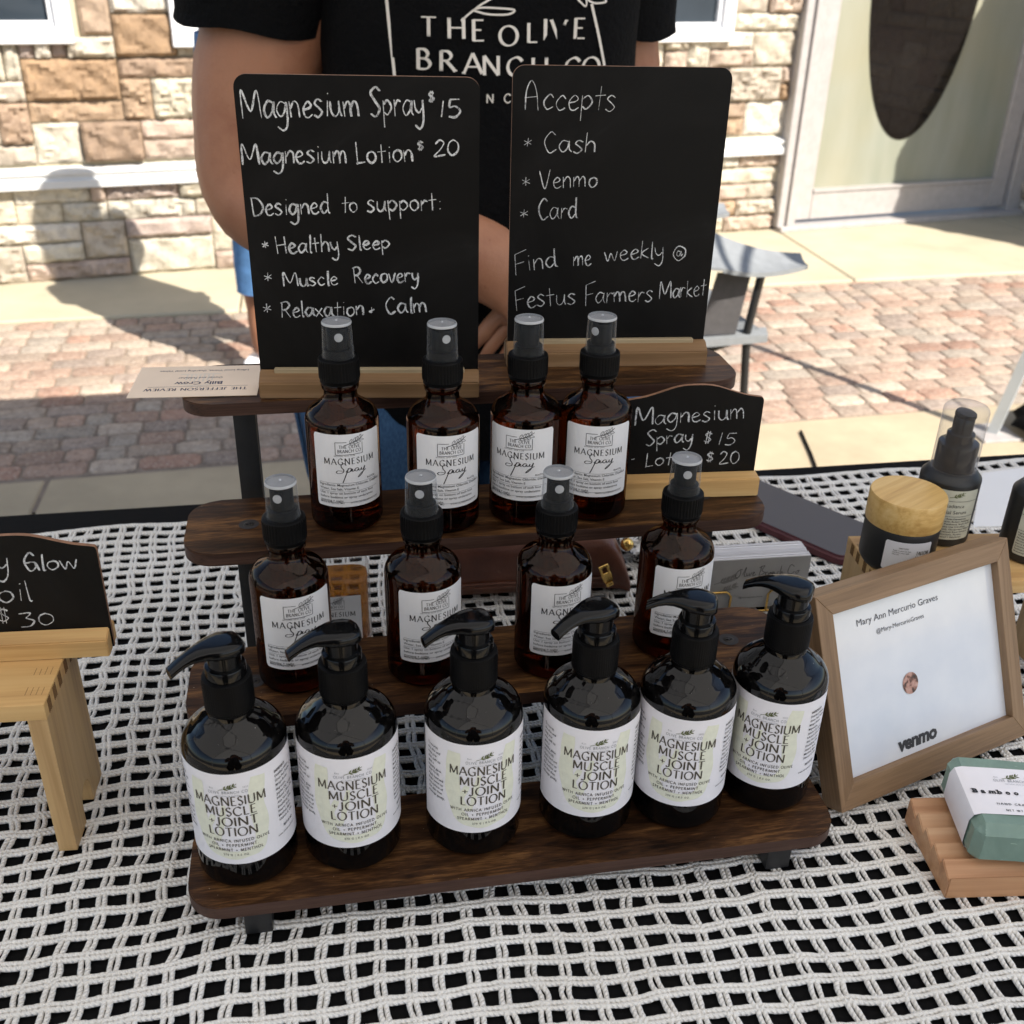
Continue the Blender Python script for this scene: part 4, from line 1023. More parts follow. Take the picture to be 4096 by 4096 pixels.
# ------------------------------------------------------------------ chalkboards
MAT['cut_edge'] = plain('raw_board_edge', (.24, .12, .065), .7, .25, 200)
def board_mesh(outline, th=.003):
    bm = bmesh.new(); prism(bm, outline, 0, th); me = bm_mesh('board', bm)
    for p in me.polygons: p.material_index = 1 if abs(p.normal.y) < .5 else 0
    return me
def chalk_thing(name, label, loc, t, outline, basep, bx0, bx1, lines, seed, wmats, cw, strip=None, cat='chalkboard'):
    th = thing(name, label, cat, loc, math.atan2(t[1], t[0]))
    b = obj('board', board_mesh(outline), [MAT['chalkboard'], MAT['cut_edge']], th)
    obj('chalk_writing', flat(chalk_text(lines, cw, seed), 'chalk_writing', -.00025), MAT['chalk'], b)
    bm = bmesh.new()
    for part in basep:
        a = [bm.verts.new((bx0, y, z)) for y, z in part]; c = [bm.verts.new((bx1, y, z)) for y, z in part]; n = len(part)
        for i in range(n): bm.faces.new((a[i], a[(i + 1) % n], c[(i + 1) % n], c[i]))
        bm.faces.new(a[::-1]); bm.faces.new(c)
    bmesh.ops.recalc_face_normals(bm, faces=bm.faces)
    bmesh.ops.bevel(bm, geom=[e for e in bm.edges if e.calc_face_angle(0) > .3], offset=.0007, segments=2, affect='EDGES')
    obj('wooden_base', bm_mesh('wooden_base', bm), wmats[0], th, 40)
    if strip:
        bm = bmesh.new(); add_box(bm, bx0 + .010, bx1 - .010, strip[0], strip[1], strip[2], strip[3], None, .0006, 1); obj('base_ledge', bm_mesh('base_ledge', bm), wmats[1], th, 40)
    return th
B1=[('Magnesium', 3.7, 180.6, 75.5, 182.8, 9.2),('Spray', 81.7, 182.9, 115.0, 183.9, 9.3),('$', 117.7, 191.1, 123.6, 191.5, 4.6),('15', 124.1, 182.5, 137.9, 183.3, 7.4),('Magnesium', 1.0, 152.6, 66.3, 154.9, 7.1),('Lotion', 71.9, 154.6, 107.8, 156.0, 7.1),('$', 110.6, 162.4, 115.6, 162.8, 4.5),('20', 120.6, 159.0, 136.2, 160.1, 7.0),('Designed', 4.3, 121.1, 53.5, 123.1, 7.0),('to', 61.3, 123.5, 71.5, 124.0, 6.1),('support:', 77.2, 124.3, 124.9, 125.7, 6.7),('*', 8.8, 100.3, 14.6, 101.0, 4.1),('Healthy', 17.7, 96.6, 58.3, 98.9, 6.3),('Sleep', 63.5, 99.6, 91.1, 100.8, 5.5),('*', 7.9, 78.6, 15.5, 78.9, 5.0),('Muscle', 20.4, 75.0, 56.0, 76.2, 5.4),('Recovery', 66.8, 77.3, 109.6, 78.9, 6.1),('*', 5.7, 56.9, 13.4, 57.6, 5.2),('Relaxation', 17.0, 53.9, 72.3, 55.5, 6.3),('+', 75.8, 57.0, 83.6, 57.4, 4.4),('Calm', 86.8, 56.3, 114.9, 57.8, 6.3)]
B2=[('Accepts', 7.8, 180.1, 69.9, 179.3, 9.4),('*', 8.1, 156.2, 17.6, 156.2, 5.2),('Cash', 22.1, 151.7, 57.7, 152.6, 7.6),('*', 7.7, 129.7, 15.8, 129.7, 5.4),('Venmo', 20.3, 127.9, 60.2, 129.1, 7.2),('*', 6.8, 107.8, 15.0, 107.8, 5.5),('Card', 19.6, 105.9, 47.5, 107.4, 8.0),('Find', 3.1, 68.4, 34.6, 72.5, 7.7),('me', 46.2, 72.9, 59.7, 74.0, 7.0),('weekly', 69.2, 76.7, 112.7, 79.2, 7.3),('@', 119.1, 78.1, 129.7, 78.0, 8.0),('Festus', 4.5, 41.6, 49.5, 45.2, 8.0),('Farmers', 55.8, 44.8, 106.8, 46.8, 8.0),('Market', 111.9, 48.4, 146.5, 50.6, 7.2)]
B3=[('Magnesium', 2.8, 52.7, 82.2, 56.2, 7.3),('Spray', 11.7, 36.9, 46.0, 38.8, 6.6),('$', 53.9, 37.7, 60.1, 37.5, 7.1),('15', 64.2, 35.8, 77.3, 36.2, 7.1),('-', 2.7, 23.8, 5.1, 23.8, 5.0),('Lotion', 13.0, 20.6, 51.2, 22.7, 6.3),('$', 57.5, 22.5, 63.4, 22.4, 6.4),('20', 67.5, 20.5, 82.0, 20.9, 7.2)]
B4=[('y', 6.6, 60.4, 15.1, 60.0, 8.9),('Glow', 23.5, 59.2, 55.2, 59.8, 6.7),('oil', 4.5, 37.2, 24.0, 38.1, 8.5),('$', 1.6, 22.5, 8.5, 22.4, 8.6),('30', 13.6, 19.3, 34.1, 19.3, 7.1)]
mm = lambda pts: [(x / 1000, z / 1000) for x, z in pts]
def tall(w, z0, z1, r=8):
    o = [(0, z0), (w, z0)]
    for cx, a0 in ((w - r, 0), (r, 90)):
        for i in range(7): a = math.radians(a0 + 15 * i); o.append((cx + r * math.cos(a), z1 - r + r * math.sin(a)))
    return mm(o)
bigbase = [[(-.012, 0), (-.012, .0112), (-.0105, .0122), (-.0045, .0162), (-.0002, .0172), (-.0002, 0)], [(.0032, 0), (.0032, .0172), (.0075, .0162), (.0135, .0122), (.0150, .0112), (.0150, 0)]]
zt4 = ztop(4)
chalk_thing('chalkboard', 'tall chalkboard with the chalked price list, standing on the left of the top shelf', (.05433, .26162, zt4), (.99365, -.11247), tall(149.5, 1, 206), bigbase, 0, .150, B1, 3, (MAT['basewood'], MAT['basewood_pale']), 1.12, (-.0050, -.0004, .0150, .0188))
chalk_thing('chalkboard', 'tall chalkboard headed Accepts, standing on the right of the top shelf', (.23298, .29937, zt4), (.99662, -.08214), tall(149, 1, 207.5), bigbase, -.001, .150, B2, 8, (MAT['basewood'], MAT['basewood_pale']), .72, (-.0050, -.0004, .0150, .0188))
def arched(cx, hw, z0, zc, za):
    R_ = [(hw, zc - 3), (hw - .6, zc - 1), (hw - 2.4, zc), (hw - 12, zc + (za - zc) * .16), (hw - 21, zc + (za - zc) * .42), (hw - 33, zc + (za - zc) * .82), (hw - 41, zc + (za - zc) * .97)]
    o = [(cx - hw, z0), (cx + hw, z0)] + [(cx + a, b) for a, b in R_] + [(cx, za)] + [(cx - a, b) for a, b in R_[::-1]]
    q = [np.array(p) for p in o[2:]]; s = [tuple(p) for p in cat_rom(q, 4)]; return mm(o[:2] + s)
smallbase = [[(-.0118, 0), (-.0118, .0142), (-.0002, .0150), (-.0002, 0)], [(.0032, 0), (.0032, .0150), (.0120, .0142), (.0120, 0)]]
chalk_thing('chalkboard', 'small arched chalkboard with chalked prices on the third shelf behind the bottles', (.30544, .21086, ztop(3)), (.99792, -.0644), arched(45.5, 49, 1, 72, 82), smallbase, -.004, .0955, B3, 5, (MAT['pine'], MAT['pine']), .85)

# ------------------------------------------------------------------ wooden risers (small stools)
def make_riser():
    Wd, Dp, Hh, tk = .172, .071, .1175, .0115
    t = thing('wooden_riser', 'x', 'riser')
    bm = bmesh.new(); add_box(bm, -Wd, 0, 0, Dp, Hh - tk, Hh, None, .0008, 2); top = obj('top', bm_mesh('top', bm), MAT['pine'], t, 40)
    for x0, x1 in ((-tk, -.0003), (-Wd + .0003, -Wd + tk)):
        o = [(.0005, 0), (.025, 0)] + [(.0355 - .0105 * math.cos(a), .012 + .0125 * math.sin(a)) for a in np.linspace(0, PI, 9)] + [(.046, 0), (Dp - .0005, 0), (Dp - .0005, Hh - tk), (.0005, Hh - tk)]
        bm = bmesh.new(); a = [bm.verts.new((x0, y, z)) for y, z in o]; b = [bm.verts.new((x1, y, z)) for y, z in o]; n = len(o)
        for i in range(n): bm.faces.new((a[i], a[(i + 1) % n], b[(i + 1) % n], b[i]))
        bm.faces.new(a[::-1]); bm.faces.new(b); obj('leg', bm_mesh('leg', bm), MAT['pine_y'], t, 30)
    bm = bmesh.new(); r = random.Random(5)
    for xs, sg in ((-.0, -1), (-Wd, 1)):
        for y0, st in ((.010, .0030), (.030, .0030), (.052, .0016)):
            for q in range(4):
                if st > .002: add_box(bm, xs + sg * (.004 + q * .0032), xs + sg * (.0043 + q * .0032) + .0005, y0, y0 + .007 + r.uniform(-.001, .001), Hh - .0001, Hh + .00012)
                else: add_box(bm, min(xs + sg * .002, xs + sg * .014), max(xs + sg * .002, xs + sg * .014), y0 + q * st, y0 + q * st + .0005, Hh - .0001, Hh + .00012)
        for k, y0 in enumerate((.006, .018, .030, .044, .056)):
            for q in range(4): add_box(bm, min(xs - sg * .0004, xs - sg * .00018 + sg * .0004), max(xs - sg * .0004, xs - sg * .00018 + sg * .0004), y0 + q * .0016, y0 + q * .0016 + .0004, Hh - tk + .001, Hh - .001)
    obj('finger_joint', bm_mesh('finger_joint', bm), plain('joint_glue', (.16, .085, .035), .7), top)
    return t
ri = make_riser(); ri.location = (-.0772, .0875, ZC - .0004); ri.rotation_euler.z = -.06; ri['label'] = 'pine riser at the left edge holding the small Glow oil chalkboard'; ri['group'] = 'pine risers'
r2 = copy_tree(ri); r2.scale.z = .93; r2.location = (.660, .137, ZC - .0004); r2.rotation_euler.z = -.1; r2['label'] = 'pine riser on the right under the cream jar and the serum bottles'
ZR = ZC - .0004 + .1175; ZR2 = ZC - .0004 + .1175 * .93
chalk_thing('chalkboard', 'small arched chalkboard reading Glow oil at the left edge of the picture', (-.1121, .1447, ZR), (.9984, -.056), arched(18.5, 49, 1, 74.5, 84), [[(-.0100, 0), (-.0100, .0122), (-.0002, .0165), (-.0002, 0)], [(.0032, 0), (.0032, .0165), (.0120, .0135), (.0120, 0)]], -.033, .0665, B4, 12, (MAT['pine'], MAT['pine']), .95)

# ------------------------------------------------------------------ newspaper business card
cd = thing('business_card', 'cream business card lying upside down on the left of the top shelf', 'card', (.0095, .2865, zt4 + .0004), -.058 + PI)
obj('card_stock', box_me('card_stock', -.0430, .0440, -.0288, .0288, 0, .0004), MAT['cardstock'], cd)
P = [fit(caps('THE JEFFERSON REVIEW', thick=.2, thin=.10, serif=.09, spacing=.16), -35, 35, 13.5, 4.4, 1.0), hline(-35, 33, 10.6, .45, 4), fit(txt('Billy Crow', .025), -17, 16, 1.8, 5.2), fit(txt('Owner and Publisher', .008, .12), -16, 15, -7.2, 3.0), fit(txt('Lifting Local Voices. Guarding Local Values.', .008, .12), -33, 30, -20.8, 2.9)]
V, F = join2(P); obj('print', pymesh('print', [(x / 1000, y / 1000, .00046) for x, y in V], F), plain('navy_ink', (.035, .035, .07), .6), cd)
em = []
for q in range(7): em.append(ribbon([(-9 + q * 3, -12), (-9 + q * 3, 3 - abs(q - 3) * 1.5)], lambda a, t: 1.3))
V, F = join2(em + [ribbon([(-14, -13), (14, -13)], lambda a, t: 1.6), ribbon([(-13, 5.5), (0, 10), (13, 5.5)], lambda a, t: 1.5)])
obj('building_emblem', pymesh('building_emblem', [(x / 1000, y / 1000, .00043) for x, y in V], F), plain('faint_emblem', (.60, .53, .45), .6), cd)

# ------------------------------------------------------------------ cream jar and serum bottles
MAT['serum_label'] = plain('serum_label', (.56, .565, .47), .5, .05, 60)
MAT['label_olive'] = plain('olive_band', (.34, .35, .22), .5, .08, 60)
jr = thing('cream_jar', 'squat black cream jar with a bamboo lid on the right riser', 'jar', (.514, .1845, ZR2))
me = lathe('jar_body', [(0, .001), (.021, .0), (.024, .0012), (.0266, .005), (.0271, .009), (.0271, .0340), (.0262, .0362), (.020, .0366)], 64); obj('jar_body', me, MAT['frost_black'], jr, 50)
lid = lathe('lid', [(.0262, .0362), (.0274, .0364), (.0276, .0372), (.0276, .0572), (.0268, .0588), (0, .0590)], 64); lo = obj('lid', lid, MAT['bamboo'], jr, 40); lo.rotation_euler.z = .5
a0 = math.radians(-122 + 90)
lbm = label_patch('label', 27.25, -9, 26, 6.5, 30.5, 1.5, 40); smooth_me(lbm, 80); lb = obj('label', lbm, MAT['label_spray'], jr, None, None, (0, 0, a0))
P = [fit(caps(s, thick=.2, thin=.12, spacing=.12), 14, 14 + w, z, 3.0, 1.0) for s, z, w in (('TALLOW', 20.8, 10.4), ('NIGHT', 16.8, 8), ('CREAM', 12.8, 9.4))]
Q = [fit(txt(s, .01), x, x + w, z, h) for s, x, w, z, h in (('DIRECTIONS:', 1, 7, 25.2, 1.1), ('Apply to clean dry face', -3, 13, 23.2, .9), ('and neck every night', -3, 12, 21.6, .9), ('before bed.', -3, 5, 20.0, .9), ('OLIVE BRANCH CO', -1, 9, 10.5, .9), ('www.olivebranchco.co', -4, 11, 8.6, .8), ('2 OZ', 17, 21, 9.4, .9))]
obj('printed_text', wrap(join2(P + Q), 27.45, 'printed_text'), MAT['ink_brown'], lb)
def make_serum():
    t = thing('serum_bottle', 'x', 'bottle', group='black serum pump bottles on the right riser')
    r = .0225
    obj('bottle_body', lathe('bottle_body', [(0, .0015), (.017, .0), (.0205, .0008)] + arcp(.0200, .0028, .0025, -60, 0, 4) + [(r, .006), (r, .0520), (.0222, .0535), (.0180, .0585), (.0160, .0592)], 64), MAT['frost_black'], t, 50)
    lbm = label_patch('label', 22.65, -17, 19, 7.5, 49.5, 1.6, 44); smooth_me(lbm, 80); l = obj('label', lbm, MAT['serum_label'], t)
    P = [fit(txt('Radiance', -.004), -6.5, 7.5, 35.2, 3.0), fit(txt('Facial Serum', -.004), -10.5, 10.5, 29.8, 3.0), hline(-17, 19, 40.6, .3, 16), hline(-17, 19, 27.6, .3, 16)]
    ing = ['Ingredients : Rosa Damascena', 'Water, Glycerin, Sodium Ascorbyl', 'Phosphate, Panthenol, Kojic Acid,', 'Arctostaphylos Uva Ursi (Bear', 'berry Extract), Glycyrrhiza Glabra', '(Licorice Extract) Root Extract,', 'Sodium Hyaluronate, Xanthan', 'Phenoxyethanol + Ethylhexyl']
    Q = [fit(txt(s, .014), -16, -16 + len(s) * 1.0, 25.0 - i * 2.25, 1.25) for i, s in enumerate(ing)]
    obj('printed_text', wrap(join2(P + Q), 22.85, 'printed_text'), MAT['ink'], l)
    obj('printed_sprig', wrap(leaf_sprig(-5, 43.5, 11, 4, .035, False), 22.85, 'printed_sprig'), MAT['ink_green'], l)
    obj('pump', lathe('pump', [(.0148, .0585), (.0150, .0600), (.0150, .0795), (.0145, .0805), (.0102, .0810), (.0102, .0880), (.0097, .0885), (.0076, .0888), (.0076, .1010), (.0072, .1015), (.0, .1015)], 48), MAT['black_plastic_gloss'], t, 40)
    me = lathe('pump_button', [(.0, .0), (.0078, .0), (.0080, .0020), (.0074, .0034), (.0, .0028)], 32); obj('pump_button', me, MAT['black_plastic_matte'], t, 40, (0, 0, .1015), (.12, .1, 0))
    obj('clear_cap', lathe('clear_cap', [(.0167, .0592), (.0168, .0610), (.0166, .1055)] + arcp(.0120, .1060, .0046, 0, 80, 6) + [(.0, .1120)], 56), MAT['clear_cap2'], t, 50)
    return t
se = make_serum(); se.location = (.5685, .2185, ZR2); se['label'] = 'tall serum bottle with a clear cap, standing just behind the bamboo lidded jar'
s2 = copy_tree(se); s2.location = (.6235, .1810, ZR2); s2['label'] = 'serum bottle cut off by the right edge of the picture'
for o, a in ((se, -125), (s2, -127)):
    for c in o.children:
        if c.name.startswith('label'): c.rotation_euler.z = math.radians(a + 90 + (20 if o is se else 12))
setp(obj('paper_sheet', pymesh('paper_sheet', [(.8135, .5135, ZC + .001), (.95, .530, ZC + .001), (.875, .385, ZC + .002), (.7358, .4014, ZC + .001), (.8135, .5135, ZC), (.95, .530, ZC), (.875, .385, ZC + .001), (.7358, .4014, ZC)], [(0, 1, 2, 3), (7, 6, 5, 4), (0, 4, 5, 1), (1, 5, 6, 2), (2, 6, 7, 3), (3, 7, 4, 0)]), MAT['sheet']), 'plain white paper lying on the crochet cloth behind the serum bottles', 'paper')

# ------------------------------------------------------------------ framed payment sign
fr = thing('picture_frame', 'light oak picture frame with a printed payment sheet leaning on the table', 'picture frame', (.4205, .0360, .0108), math.atan2(.305, .952))
fr.rotation_euler = (-.40, 0, math.atan2(.305, .952)); FW, FH, FD = .1815, .1500, .0185
def rail(name, pts, m):
    bm = bmesh.new(); a = [bm.verts.new((x, 0, z)) for x, z in pts]; b = [bm.verts.new((x, FD, z)) for x, z in pts]; n = 4
    for i in range(n): bm.faces.new((a[i], a[(i + 1) % n], b[(i + 1) % n], b[i]))
    bm.faces.new(a[::-1]); bm.faces.new(b); bmesh.ops.recalc_face_normals(bm, faces=bm.faces)
    bmesh.ops.bevel(bm, geom=list(bm.edges), offset=.0004, segments=1, affect='EDGES'); obj(name, bm_mesh(name, bm), m, fr, 30)
ix0, ix1, iz0, iz1 = .0135, FW - .0125, .0175, FH - .0150
rail('bottom_rail', [(0, 0), (FW, 0), (ix1, iz0), (ix0, iz0)], MAT['oak']); rail('top_rail', [(ix0, iz1), (ix1, iz1), (FW, FH), (0, FH)], MAT['oak'])
rail('side_rail', [(0, 0), (ix0, iz0), (ix0, iz1), (0, FH)], MAT['oak_v']); rail('side_rail', [(FW, 0), (FW, FH), (ix1, iz1), (ix1, iz0)], MAT['oak_v'])
t = NT('printed_sheet'); v = t.coord('Object'); t.set(t.ramp(t.noise(v, 30, 5), [(.3, (.66, .69, .75)), (.7, (.74, .76, .80))]), t.math('ADD', t.math('MULTIPLY', t.noise(v, 40, 5), .12), .05), 0, .5); t.b.inputs['Coat Weight'].default_value = .6; t.b.inputs['Coat Roughness'].default_value = .04
pr = obj('printed_sheet', box_me('printed_sheet', ix0 - .003, ix1 + .003, .0062, .0082, iz0 - .003, iz1 + .003), t.m, fr)
P = [fit(txt('Mary Ann Mercurio Graves', -.002), 37.7, 113.5, 119.6, 4.6), fit(txt('@Mary-MercurioGraves', -.002), 54, 98.6, 110.4, 3.2)]
obj('printed_name', flat(join2(P), 'printed_name', .0059), plain('grey_print', (.07, .07, .08), .5), pr)
obj('printed_logo', flat(fit(txt('venmo', .045, .14, .93), 61.5, 99, 22.6, 7.2, .52), 'printed_logo', .0059), plain('charcoal_print', (.035, .035, .04), .5), pr)
t = NT('small_portrait'); v = t.coord('Object'); t.set(t.ramp(t.noise(v, 190, 2, .5, .4), [(.36, (.03, .02, .018)), (.48, (.16, .07, .05)), (.58, (.45, .24, .19)), (.7, (.55, .36, .30))]), .4)
me = pymesh('printed_portrait', [(.0793 + .0072 * math.cos(2 * PI * k / 40), .0058, .0680 + .0078 * math.sin(2 * PI * k / 40)) for k in range(40)], [tuple(range(40))]); obj('printed_portrait', me, t.m, pr)
obj('back_panel', box_me('back_panel', .003, FW - .003, .0150, .0178, .003, FH - .003), MAT['black_plastic_matte'], fr)
V = [(x, y + d, z) for d in (0, .002) for x, y, z in ((.074, .074, .0275), (.106, .074, .0275), (.098, .0185, .106), (.082, .0185, .106))]
obj('easel_leg', pymesh('easel_leg', V, [(0, 1, 2, 3), (7, 6, 5, 4), (0, 4, 5, 1), (1, 5, 6, 2), (2, 6, 7, 3), (3, 7, 4, 0)]), MAT['black_plastic_matte'], fr)
# ------------------------------------------------------------------ soap dish and soap
ds = thing('soap_dish', 'ribbed cedar soap dish under the mint green soap bar', 'dish', (.4566, -.0352, ZC - .0004), -.12)
o = [(0, 0), (.0672, 0), (.0672, .0195)]
for i in range(5):
    y = .0665 - .0132 * i; o += [(y, .0202), (y - .0118, .0142)]
o += [(0, .0178)]
o = [(y, z) for y, z in o]
bm = bmesh.new(); a = [bm.verts.new((0, y, z)) for y, z in o]; b = [bm.verts.new((.115, y, z)) for y, z in o]; n = len(o)
for i in range(n): bm.faces.new((a[i], a[(i + 1) % n], b[(i + 1) % n], b[i]))
bm.faces.new(a[::-1]); bm.faces.new(b); bmesh.ops.recalc_face_normals(bm, faces=bm.faces); bmesh.ops.bevel(bm, geom=[e for e in bm.edges if e.calc_face_angle(0) > .3], offset=.0006, segments=2, affect='EDGES')
obj('ribbed_tray', bm_mesh('ribbed_tray', bm), MAT['cedar'], ds, 35)
ZS = ZC - .0004 + .0203
sb = thing('soap_bar', 'mint green soap bar in a white printed paper band on the cedar dish', 'soap', (.4712, -.0290, ZS), -.25)
def soap_me(L, D, H, nx=14, ny=14):
    bm = bmesh.new(); bmesh.ops.create_cube(bm, size=1)
    for v in bm.verts:
        v.co = Vector(((v.co.x + .5) * L, (v.co.y + .5) * D, (v.co.z + .5) * H))
    bmesh.ops.bevel(bm, geom=[e for e in bm.edges], offset=.0055, segments=1, affect='EDGES'); bmesh.ops.subdivide_edges(bm, edges=bm.edges[:], cuts=3, use_grid_fill=True)
    r = random.Random(2)
    for v in bm.verts: v.co += Vector((r.uniform(-1, 1), r.uniform(-1, 1), r.uniform(-1, 1))) * .00022 + Vector((0, .0006 * math.sin(v.co.x * 90), .0005 * math.sin(v.co.y * 130)))
    return bm_mesh('bar', bm)
SL, SDp, SHt = .098, .070, .0300
obj('bar', soap_me(SL, SDp, SHt), MAT['soap'], sb, 30)
bd0, bd1, e = .0135, .0560, .0005
sec = [(SL - .01, -e), (.0055, -e), (.0012, .0012), (-e * 1.6, .0055), (-e * 1.8, SHt - .0055), (.0012, SHt - .0008), (.0055, SHt + e * 1.2), (.03, SHt + e * 1.7), (SL - .0055, SHt + e * 1.2), (SL - .0012, SHt - .001), (SL + e * 1.6, SHt - .0055), (SL + e * 1.6, .0055), (SL - .0012, .0012), (SL - .0055, -e)]
sec = [(x, max(z, .0003)) for x, z in sec]
V = [(x, bd0 + .0005 * math.sin(k), z) for k, (x, z) in enumerate(sec)] + [(x, bd1, z) for x, z in sec]; n = len(sec); F = [(i, i + 1, n + i + 1, n + i) for i in range(n - 1)]
bnd = obj('paper_band', pymesh('paper_band', V, F), MAT['paper'], sb, 25)
zt = SHt + e * 1.7 + .0003
def top_print(nm, VF, m): V, F = VF; obj(nm, pymesh(nm, [(x / 1000, y / 1000, zt) for x, y in V], F), m, bnd)
letters = [fit(txt(c, .05), 5.5 + i * 5.1, 5.5 + i * 5.1 + w, 31.5, 3.4) for i, (c, w) in enumerate(zip('Bamboo', (3.4, 2.9, 4.2, 3.1, 3.0, 3.0)))] + [fit(txt('T', .05), 40.5, 44, 31.5, 3.4)]
ser = []
for i, c in enumerate('Bamboo'):
    x = 5.5 + i * 5.1
    if c in 'Bbm': ser.append(ribbon([(x - .7, 31.75), (x + 1.2, 31.75)], lambda a, t: .5))
    if c in 'Bb': ser.append(ribbon([(x - .7, 34.7), (x + .8, 34.7)], lambda a, t: .5))
top_print('printed_name', join2(letters + ser), MAT['ink'])
top_print('printed_logo', join2([fit(caps('OLIVE BRANCH CO', thick=.17, thin=.12, spacing=.3), 22, 46.5, 43.0, 2.1, 1.0), fit(txt('NATURAL SKIN CARE', .0, 0, 1.2), 28.5, 42, 40.6, 1.0), fit(txt('Est', 0), 23, 25.5, 46.6, 1.1), fit(txt('2023', 0), 42, 46, 46.6, 1.1)]), MAT['ink_grey'])
top_print('printed_sprig', leaf_sprig(27.5, 45.6, 12, 4, .03, False), MAT['ink_green'])
top_print('printed_details', join2([fit(caps('HAND CRAFTED', thick=.2, thin=.13, serif=.06, spacing=.4), 17.5, 42.5, 21.8, 1.7, 1.0), fit(caps('NET WT.', thick=.2, thin=.13, serif=.06, spacing=.35), 21.5, 32.5, 16.4, 1.6, 1.0), fit(txt('4.5', .02, 0, 1.2), 34.5, 38.5, 16.4, 1.6)]), MAT['ink'])

# ------------------------------------------------------------------ phone, cards, purse, flask, plastic
ph = thing('phone', 'dark phone in a maroon case lying on the cloth right of the stand', 'phone', (.567, .342, ZC - .0003), math.atan2(.55, .835))
bm = bmesh.new(); ol = rrect(.081, .163, .013, 8); a = [bm.verts.new((x, y, 0)) for x, y in ol]; b = [bm.verts.new((x, y, .0105)) for x, y in ol]; n = len(ol)
for i in range(n): bm.faces.new((a[i], a[(i + 1) % n], b[(i + 1) % n], b[i]))
bm.faces.new(a[::-1]); bm.faces.new(b); bmesh.ops.recalc_face_normals(bm, faces=bm.faces); bmesh.ops.bevel(bm, geom=[e_ for e_ in bm.edges if abs(e_.verts[0].co.z - e_.verts[1].co.z) < 1e-6], offset=.0025, segments=3, affect='EDGES')
obj('case', bm_mesh('case', bm), MAT['maroon'], ph, 50)
ol = rrect(.0745, .1565, .0105, 8, .00325, .00325); V = [(x, y, .0108) for x, y in ol]; obj('screen', pymesh('screen', V, [tuple(range(len(V)))]), MAT['screen'], ph)
obj('side_button', box_me('side_button', -.0009, .0005, .095, .113, .004, .0072, .0004), MAT['maroon'], ph)
ch = thing('card_holder', 'gold wire holder filled with upright grey printed business cards behind the lotion bottles', 'card holder', (.413, .290, ZC - .0004), -.03)
r = random.Random(9); bm = bmesh.new()
for i in range(34): add_box(bm, r.uniform(-.0006, .0006), .0890 + r.uniform(-.0006, .0006), .0006 + i * .00074, .00115 + i * .00074, .0035 + r.uniform(0, .0003), .0535 + r.uniform(-.0005, .0007))
cs = obj('card_stack', bm_mesh('card_stack', bm), plain('card_stock_white', (.76, .75, .77), .55, .03, 60), ch)
obj('front_card', box_me('front_card', 0, .0892, -.0001, .0005, .0035, .0535), plain('grey_card_face', (.34, .335, .33), .5, .15, 20), ch)
scr = []
word = [('O', [(.9, 1.2), (.4, .9), (.1, .2), (.5, -.1), (.9, .5), (.9, 1.2), (1.2, 1.1)]), ('l', [(1.3, .3), (1.8, 1.5), (1.6, .2), (1.9, .1)]), ('i', [(2.0, .6), (2.05, .1), (2.3, .3)]), ('v', [(2.4, .6), (2.5, .1), (2.9, .65)]), ('e', [(3.0, .3), (3.3, .6), (3.1, .6), (3.1, .1), (3.6, .3)]), ('B', [(4.4, 1.6), (4.1, 0)]), ('B2', [(4.0, 1.3), (4.9, 1.6), (4.5, .9), (5.0, .5), (4.2, .0)]), ('r', [(5.2, .6), (5.2, .1), (5.3, .5), (5.6, .55)]), ('a', [(6.1, .5), (5.7, .3), (5.9, .05), (6.15, .5), (6.2, .1)]), ('n', [(6.4, .55), (6.4, .05), (6.6, .55), (6.8, .1), (7.0, .2)]), ('c', [(7.5, .5), (7.2, .4), (7.3, .05), (7.6, .2)]), ('h', [(7.8, 1.4), (7.7, .05), (8.0, .5), (8.1, .05), (8.4, .3)]), ('C', [(10.0, 1.2), (9.4, 1.5), (9.0, .5), (9.5, 0), (10.2, .4)]), ('o', [(10.7, .5), (10.4, .3), (10.6, .05), (10.9, .3), (10.7, .5), (11.1, .5)])]
for c, pl in word: scr.append(ribbon(cat_rom([(22 + p[0] * 5.3, 36 + p[1] * 6.5) for p in pl], 6), lambda a, t: .55))
scr += [fit(txt('NATURAL SKINCARE', 0, 0, 1.2), 40, 64, 32.2, 1.3), fit(txt('@olivebranchco', 0), 28, 50, 14, 1.5), fit(txt('olivebranchco.co', 0), 64, 84, 14, 1.5)]
obj('printed_text', flat(join2(scr), 'printed_text', -.0003), MAT['ink'], ch); obj('printed_leaf', flat(join2([leaf_sprig(4, 30, 20, 6, .03, False), leaf_sprig(8, 22, 18, 5, .03, False)]), 'printed_leaf', -.00028), plain('faded_leaf', (.20, .195, .19), .6), ch)
bm = bmesh.new()
for x0, x1 in ((-.016, .020), (.054, .092)):
    tube(bm, [(x0, -.0026, .001), (x0, -.0026, .018), (x0 + .002, -.0026, .0215), (x0 + .0045, -.0026, .0228), (x1 - .0045, -.0026, .0228), (x1 - .002, -.0026, .0215), (x1, -.0026, .018), (x1, -.0026, .001)], .0011, 8)
for x in (.004, .085): tube(bm, [(x, -.0026, .0015), (x, .027, .0015), (x, .0275, .030)], .0011, 8)
tube(bm, [(-.016, -.0026, .0012), (.092, -.0026, .0012)], .0011, 8); tube(bm, [(.004, .0275, .030), (.085, .0275, .030)], .0011, 8)
obj('wire_frame', bm_mesh('wire_frame', bm), MAT['gold'], ch, 60)

